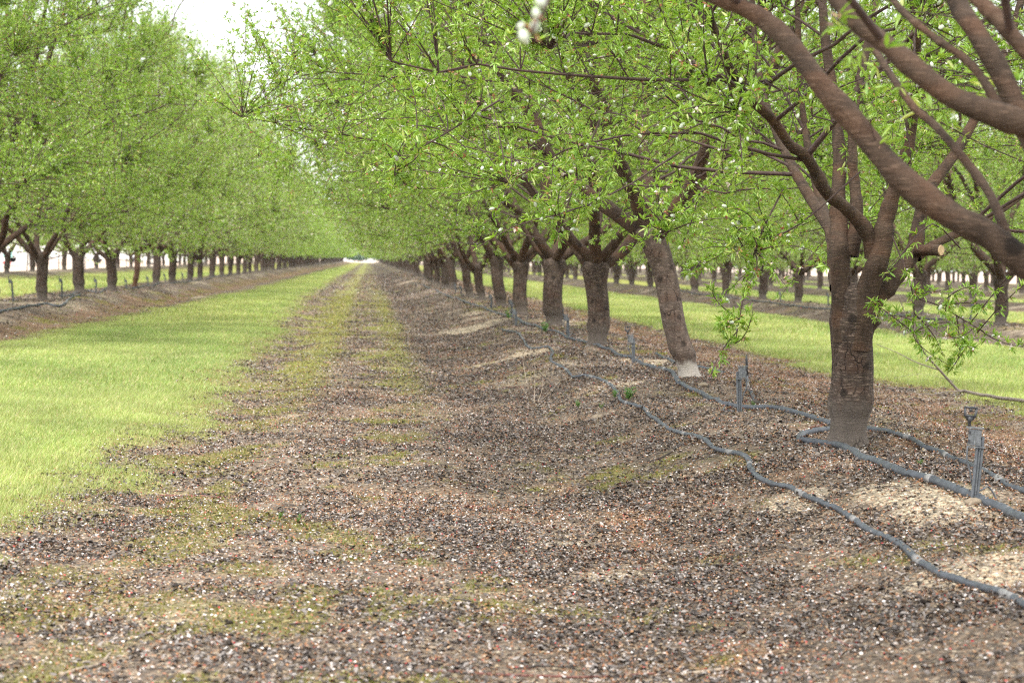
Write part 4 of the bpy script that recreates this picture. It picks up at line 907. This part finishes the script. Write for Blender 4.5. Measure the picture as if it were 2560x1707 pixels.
sticks = [([(1150, 1268), (1185, 1268), (1240, 1275), (1290, 1278)], .0042, .003, M_redstick, 'reddish stick on the sandy patch at mid track'),
          ([(1580, 1302), (1560, 1290), (1590, 1268), (1592, 1245), (1570, 1240), (1535, 1243)], .003, .002, M_redstick, 'red twig curled in a hook near the berm edge'),
          ([(1600, 1276), (1640, 1272), (1690, 1290)], .0042, .003, M_darkstick, 'dark bent stick right of the curled red twig'),
          ([(400, 1240), (480, 1240), (560, 1244), (690, 1242)], .004, .0025, M_redstick, 'long reddish stick lying across the left mossy patch'),
          ([(640, 1186), (675, 1172), (710, 1162)], .0035, .002, M_redstick, 'short red forked twig up the track from the long reddish stick'),
          ([(408, 1080), (450, 1083), (520, 1081)], .005, .003, M_twig_grey, 'pale grey stick at the right edge of the grass strip'),
          ([(150, 1692), (200, 1675), (245, 1665), (275, 1635)], .005, .003, M_dry, 'bent brown stick in the lower left foreground'),
          ([(1030, 1678), (1150, 1682), (1250, 1690), (1400, 1694), (1560, 1692), (1640, 1685)], .004, .0025, M_redstick, 'very long thin red stick along the bottom edge'),
          ([(2060, 1580), (2090, 1600), (2140, 1625)], .004, .002, M_redstick, 'red twig slanting in the right foreground'),
          ([(1300, 1090), (1360, 1093), (1400, 1098)], .004, .002, M_dry, 'thin dry stick lying below the dead weed stalks'),
          ([(1415, 1188), (1470, 1185), (1530, 1182)], .004, .002, M_twig_grey, 'pale thin stick in the middle of the track'),
          ([(1620, 1158), (1670, 1138), (1710, 1110)], .005, .003, M_darkstick, 'dark stick slanting up beside the thin hose'),
          ([(1140, 942), (1195, 940), (1250, 938)], .005, .003, M_darkstick, 'dark straight stick left of the dead weed stalks'),
          ([(1255, 970), (1300, 968), (1345, 975)], .0035, .002, M_redstick, 'red-brown twig crossing the foot of the dead weed'),
          ([(1980, 1172), (2010, 1165), (2045, 1155)], .004, .002, M_redstick, 'red twig between the two thick hoses left of centre'),
          ([(300, 1465), (360, 1466)], .004, .003, M_darkstick, 'short dark stick in the left foreground litter'),
          ([(150, 1565), (180, 1590), (220, 1600)], .0035, .002, M_dry, 'thin curved stick in the far lower left'),
          ([(2020, 1072), (2065, 1064), (2110, 1060)], .005, .004, M_redstick, 'reddish stick lying behind the hairpin hose bend'),
          ([(1700, 1690), (1760, 1685), (1830, 1675)], .006, .004, M_dry, 'thick brown stick at the bottom edge'),
          ([(1450, 870), (1520, 862), (1580, 860)], .004, .002, M_darkstick, 'thin dark stick beside the wavy hose crest')]
for p_, a_, b_, mt, lb in sticks: stick('fallen_stick', [(p_, a_, b_)], mt, lb, 'stick', group='sticks lying on the litter')
# small green weeds
def weed(px, py, h, n_, label, seed):
    r = np.random.default_rng(seed); g = G(px, py); b_ = np.array([g[0], g[1], ground_z(g[0], g[1])])
    root = bpy.data.objects.new('weed', None); C.objects.link(root); root.location = b_; root['label'] = label; root['category'] = 'weed'; root['group'] = 'small green weeds'
    az = r.uniform(0, 6.28, n_); le = r.uniform(.15, .6, n_); H = h * r.uniform(.5, 1, n_)
    e = np.stack([np.cos(az) * le * H, np.sin(az) * le * H, H], 1); mid = e * np.array([.35, .35, .6]); pth = bez(np.zeros((n_, 3)), mid, e, 5)
    v, f = tubes(pth, np.linspace(.0014, .0006, 5)[None].repeat(n_, 0), 4); put('stem', mesh('stem', v, f, M_grass, np.zeros((len(v), 3)) + np.array([.12, .16, .04])), root)
    m_ = n_ * 12; i = r.integers(0, n_, m_); u = r.uniform(.2, 1, (m_, 1)); p = pth[i, 0] * (1 - u) + e[i] * u + (mid[i] - e[i] * .5) * (u * (1 - u)) * 2
    D = nrm(np.stack([r.normal(size=m_), r.normal(size=m_), r.uniform(.1, .9, m_)], 1)); v, f, nv = blades6(p, D, rdir(r, m_) + np.array([0, 0, 1.]), r.uniform(.012, .03, m_) * h / .1, r.uniform(.004, .008, m_) * h / .1)
    c = np.array([.13, .27, .07]) * r.uniform(.7, 1.5, (m_, 1)); put('leaf', mesh('leaf', v, f, M_leaf, c.repeat(nv, 0)), root, kind='stuff')
weed(1572, 1002, .085, 14, 'small leafy green weed right of the wavy hose', 1)
weed(1537, 996, .055, 8, 'small green weed touching the wavy hose on its left', 2)
weed(1445, 1020, .05, 8, 'tiny green weed in the litter right of the dead stalks', 3)
weed(1502, 1024, .035, 6, 'tiny yellow-green seedling between two weeds', 4)
weed(1363, 833, .12, 12, 'blue-green weed at the left foot of the broad dark trunk', 5)
weed(1271, 800, .12, 9, 'blue-green weed beside the dark sprinkler stake', 6)
weed(2300, 1166, .03, 10, 'low green tuft between the hoses right of the large trunk', 7)
weed(1883, 1020, .04, 6, 'tiny green sprout by the junction of hoses', 8)
weed(700, 1300, .03, 7, 'bluish green rosette in the track litter, left one of two', 9)
weed(745, 1308, .03, 7, 'bluish green rosette in the track litter, right one of two', 10)
# clods and stones
def clod(px, py, s, mat, label, seed, name='clod'):
    r = np.random.default_rng(seed); g = G(px, py); u = np.linspace(0, np.pi, 9); a_ = np.linspace(0, 2 * np.pi, 14, endpoint=False)
    U, A_ = np.meshgrid(u, a_, indexing='ij'); rad_ = 1 + .45 * (fbm(np.cos(A_) * 1.6 + 5 + seed, U * 1.6 + np.sin(A_), seed, 3) - .5) * np.sin(U) * 2
    v = np.stack([rad_ * np.sin(U) * np.cos(A_) * s, rad_ * np.sin(U) * np.sin(A_) * s * .8, rad_ * np.cos(U) * s * .55 + s * .3], -1).reshape(-1, 3)
    idx = np.arange(9 * 14).reshape(9, 14); j = np.roll(np.arange(14), -1); q = np.stack([idx[:-1], idx[:-1][:, j], idx[1:][:, j], idx[1:]], -1).reshape(-1, 4)
    put(name, mesh(name, v, q, mat, None, True), None, (g[0], g[1], float(ground_z(g[0], g[1]))), label=label, category='stone' if name == 'stone' else 'clod', group='stones and clods')
M_clod = simple('dark_clod', (.05, .042, .035), .95, .4, 80, .5); M_stone = simple('tan_stone', (.24, .19, .135), .9, .25, 60, .4)
clod(1510, 1333, .022, M_clod, 'black lump on the sandy litter at mid right of the track', 1)
clod(2236, 1152, .022, M_clod, 'dark round clod between the hoses below the large trunk', 2)
clod(2433, 1262, .028, M_stone, 'tan stone at the foot of the loop-headed sprinkler', 3, 'stone')
clod(1757, 966, .030, M_stone, 'tan stone by the whitewashed trunk foot', 4, 'stone')
clod(1495, 1048, .030, M_stone, 'flat tan stone left of the twig pile', 5, 'stone')
clod(1732, 1078, .018, M_clod, 'dark clod beside the thin hose below the twig pile', 6)
clod(1960, 985, .02, M_clod, 'dark clod on the sand right of the second sprinkler', 7)
clod(1888, 1012, .03, M_clod, 'black lump where the short hose meets the thick hose', 8)
clod(1043, 1078, .02, M_stone, 'brown pebble on the mossy patch of the track', 9, 'stone')

# ------------------------------------------------------------------ farm yard beyond the left rows
M_white = simple('white_paint', (.80, .80, .80), .5, .04, 3); M_teal = simple('teal_paint', (.30, .62, .56), .5, .05, 3); M_red = simple('red_paint', (.60, .12, .12), .5, .05, 3)
M_black = simple('black_rubber', (.02, .02, .02), .7, .2, 20); M_glass = simple('dark_glass', (.05, .06, .07), .15, .05, 5); M_post = simple('grey_post', (.16, .15, .14), .8, .2, 20)
M_tin = simple('pale_roof', (.55, .52, .48), .5, .1, 4); M_peach = simple('peach_wall', (.66, .47, .33), .8, .06, 3); M_shrub = simple('hedge_leaf', (.03, .11, .035), .8, .5, 3)
def trailer(x, y, L, W, H, z0, label):
    root = bpy.data.objects.new('box_trailer', None); C.objects.link(root); root.location = (x, y, 0); root['label'] = label; root['category'] = 'trailer'
    mb = MB(); mb.box((0, 0, z0 + H / 2), (L, W, H), bev=.05); body = mb.build('body', M_white, root)
    mb = MB(); mb.box((0, 0, z0 + H + .04), (L + .04, W + .04, .08), bev=.03); mb.build('roof_cap', M_tin, root)
    mb = MB()
    for zz in (.45, .95): mb.box((0, -W / 2 - .012, z0 + zz), (L - .2, .02, .03))
    mb.build('side_rail', M_tin, root)
    mb = MB(); mb.box((L / 2 - 1.1, -W / 2 - .02, z0 + .62), (.55, .02, .34)); mb.build('teal_panel', M_teal, root)
    mb = MB(); mb.box((L / 2 - 2.0, -W / 2 - .02, z0 + .80), (.42, .02, .20)); mb.build('teal_panel', M_teal, root)
    mb = MB(); mb.box((L / 2 - 1.15, -W / 2 - .02, z0 + .15), (.5, .02, .14)); mb.build('red_panel', M_red, root)
    mb = MB()
    for a_, b_, c_, d2 in ((-.62, .83, .12, .03), (-.5, .8, .03, .12), (-.42, .83, .1, .03), (-.36, .76, .03, .14), (-.38, .6, .04, .04)): mb.box((L / 2 + a_, -W / 2 - .02, z0 + b_), (c_, .02, d2))
    mb.build('black_marking', M_black, root)
    for wx in (-L / 2 + .8, -L / 2 + 1.7, L / 2 - .8):
        for sy in (-1, 1):
            mb = MB(); mb.tube([(wx, sy * (W / 2 - .3), .42), (wx, sy * (W / 2 - .02), .42)], .42, 20); wh = mb.build('wheel', M_black, root)
            mb = MB(); mb.tube([(wx, sy * (W / 2 - .02), .42), (wx, sy * (W / 2 + .0), .42)], .2, 14); mb.build('rim', M_tin, wh)
    return root
def pxw(px, d_): return (px - VPX) / F * d_
trailer(pxw(86, 140) - 4.0, 140, 8.0, 2.4, 2.6, .05, 'white box trailer with teal and red panels behind the outermost left row')
def van(x, y, label, L=4.8, col=None, nm='delivery_van'):
    root = bpy.data.objects.new(nm, None); C.objects.link(root); root.location = (x, y, 0); root['label'] = label; root['category'] = 'van'; root['group'] = 'white vehicles in the yard'
    prof = [(-L / 2, .35), (-L / 2, 1.95), (-L / 2 + .15, 2.1), (L / 2 - 1.6, 2.1), (L / 2 - .95, 1.35), (L / 2 - .1, 1.1), (L / 2, .9), (L / 2, .35)]
    n = len(prof); mb = MB(); v = [(a_, -.9, b_) for a_, b_ in prof] + [(a_, .9, b_) for a_, b_ in prof]
    mb.add(v, [tuple(range(n)), tuple(range(2 * n - 1, n - 1, -1))] + [(i, n + i, n + (i + 1) % n, (i + 1) % n) for i in range(n)]); mb.build('body', col or M_white, root)
    for sy in (-1, 1):
        mb = MB(); mb.box((L / 2 - 1.6, sy * .905, 1.6), (.8, .01, .45)); mb.build('window', M_glass, root)
        for wx in (-L / 2 + .9, L / 2 - .9):
            mb = MB(); mb.tube([(wx, sy * .7, .33), (wx, sy * .93, .33)], .33, 18); wh = mb.build('wheel', M_black, root)
            mb = MB(); mb.tube([(wx, sy * .93, .33), (wx, sy * .945, .33)], .18, 12); mb.build('rim', M_tin, wh)
    return root
van(pxw(438, 190), 190, 'white van parked far off, seen between the sixth and seventh left-row trunks')
van(pxw(476, 230), 230, 'white van parked farther off, right of the first one', 4.4)
van(pxw(300, 210), 210, 'white van parked beyond the slender young tree', 5.2)
van(pxw(160, 190), 190, 'white van parked in the yard right of the stout left-edge trunk', 4.6)
# long low farm shed
root = bpy.data.objects.new('farm_shed', None); C.objects.link(root); root.location = (-38, 330, 0); root['label'] = 'long low peach farm shed far behind the left rows'; root['category'] = 'shed'
mb = MB(); mb.box((0, 0, 1.3), (34, 9, 2.6)); mb.build('wall', M_peach, root)
mb = MB(); mb.add([(-17.4, -4.9, 2.6), (17.4, -4.9, 2.6), (17.4, 0, 3.9), (-17.4, 0, 3.9), (17.4, 4.9, 2.6), (-17.4, 4.9, 2.6)], [(0, 1, 2, 3), (3, 2, 4, 5), (0, 3, 5), (1, 4, 2), (0, 5, 4, 1)]); mb.build('roof', M_tin, root)
for i in range(5):
    mb = MB(); mb.box((-14 + i * 7, -4.52, 1.1), (2.6, .06, 2.2)); mb.build('door', M_white, root)
# wire fence
fr = bpy.data.objects.new('wire_fence', None); C.objects.link(fr); fr.location = (-14.6, 0, 0); fr['label'] = 'low wire fence with thin grey posts along the orchard side'; fr['category'] = 'fence'
for i in range(28):
    y = 78 + i * 5.3; mb = MB(); mb.tube([(0, y, -.1), (0, y, 1.0)], .03, 8); mb.build('post', M_post, fr)
mb = MB()
for zz in (.35, .65, .95): mb.tube([(0, 78, zz), (0, 78 + 27 * 5.3, zz)], .005, 4)
mb.build('wire', M_post, fr)
# hedge and house at the end of the rows
def bush(x, y, sx, sz, label, seed, cat='bush'):
    r = np.random.default_rng(seed); n = 1800; u = rdir(r, n); p = u * r.uniform(.6, 1, (n, 1)) * np.array([sx, sx * .6, sz]) + np.array([0, 0, sz * .95]); p[:, 2] = np.abs(p[:, 2])
    v, f, nv = blades4(p, rdir(r, n), rdir(r, n), np.full(n, .5), np.full(n, .3)); root = bpy.data.objects.new('bush', None); C.objects.link(root); root.location = (x, y, 0); root['label'] = label; root['category'] = cat; root['group'] = 'bushes at the far end'
    put('crown', mesh('crown', v, f, M_leaf, (np.array([.035, .13, .04]) * r.uniform(.6, 1.4, (n, 1))).repeat(nv, 0)), root); mb = MB(); mb.tube([(0, 0, -.1), (0, 0, sz)], [.15, .08], 8); mb.build('trunk', M_bark, root)
for i in range(7): bush(-16 + i * 6.5, 620 + (i % 3) * 8, 4.2, 2.0 + .5 * (i % 2), '%s dark green bush from the left on the far horizon past the rows' % ordn(i + 1), i)
root = bpy.data.objects.new('farmhouse', None); C.objects.link(root); root.location = (-2.5, 660, 0); root['label'] = 'tiny pale farmhouse with pinkish roof at the end of the track'; root['category'] = 'house'
mb = MB(); mb.box((0, 0, 2.6), (9, 7, 5.2)); mb.build('wall', M_white, root); mb = MB(); mb.add([(-5, -4, 5.2), (5, -4, 5.2), (5, 0, 7.2), (-5, 0, 7.2), (5, 4, 5.2), (-5, 4, 5.2)], [(0, 1, 2, 3), (3, 2, 4, 5), (0, 3, 5), (1, 4, 2), (0, 5, 4, 1)]); mb.build('roof', M_peach, root)
for i in range(3): mb = MB(); mb.box((-3 + i * 3, -3.55, 3.6), (1.1, .06, 1.3)); mb.build('window', M_glass, root)

# ------------------------------------------------------------------ the air between
hb = MB(); hb.box((0, 300, 10.5), (1400, 720, 25)); Mh, n, o = newmat('haze_air'); pv = nd(n, 'ShaderNodeVolumePrincipled'); pv.inputs['Density'].default_value = .00015; pv.inputs['Color'].default_value = (.97, .98, 1, 1); pv.inputs['Anisotropy'].default_value = .2
n.links.new(pv.outputs[0], o.inputs['Volume']); ho = hb.build('haze', Mh); ho['kind'] = 'stuff'; ho['label'] = 'thin pale haze in the air'; ho['category'] = 'haze'
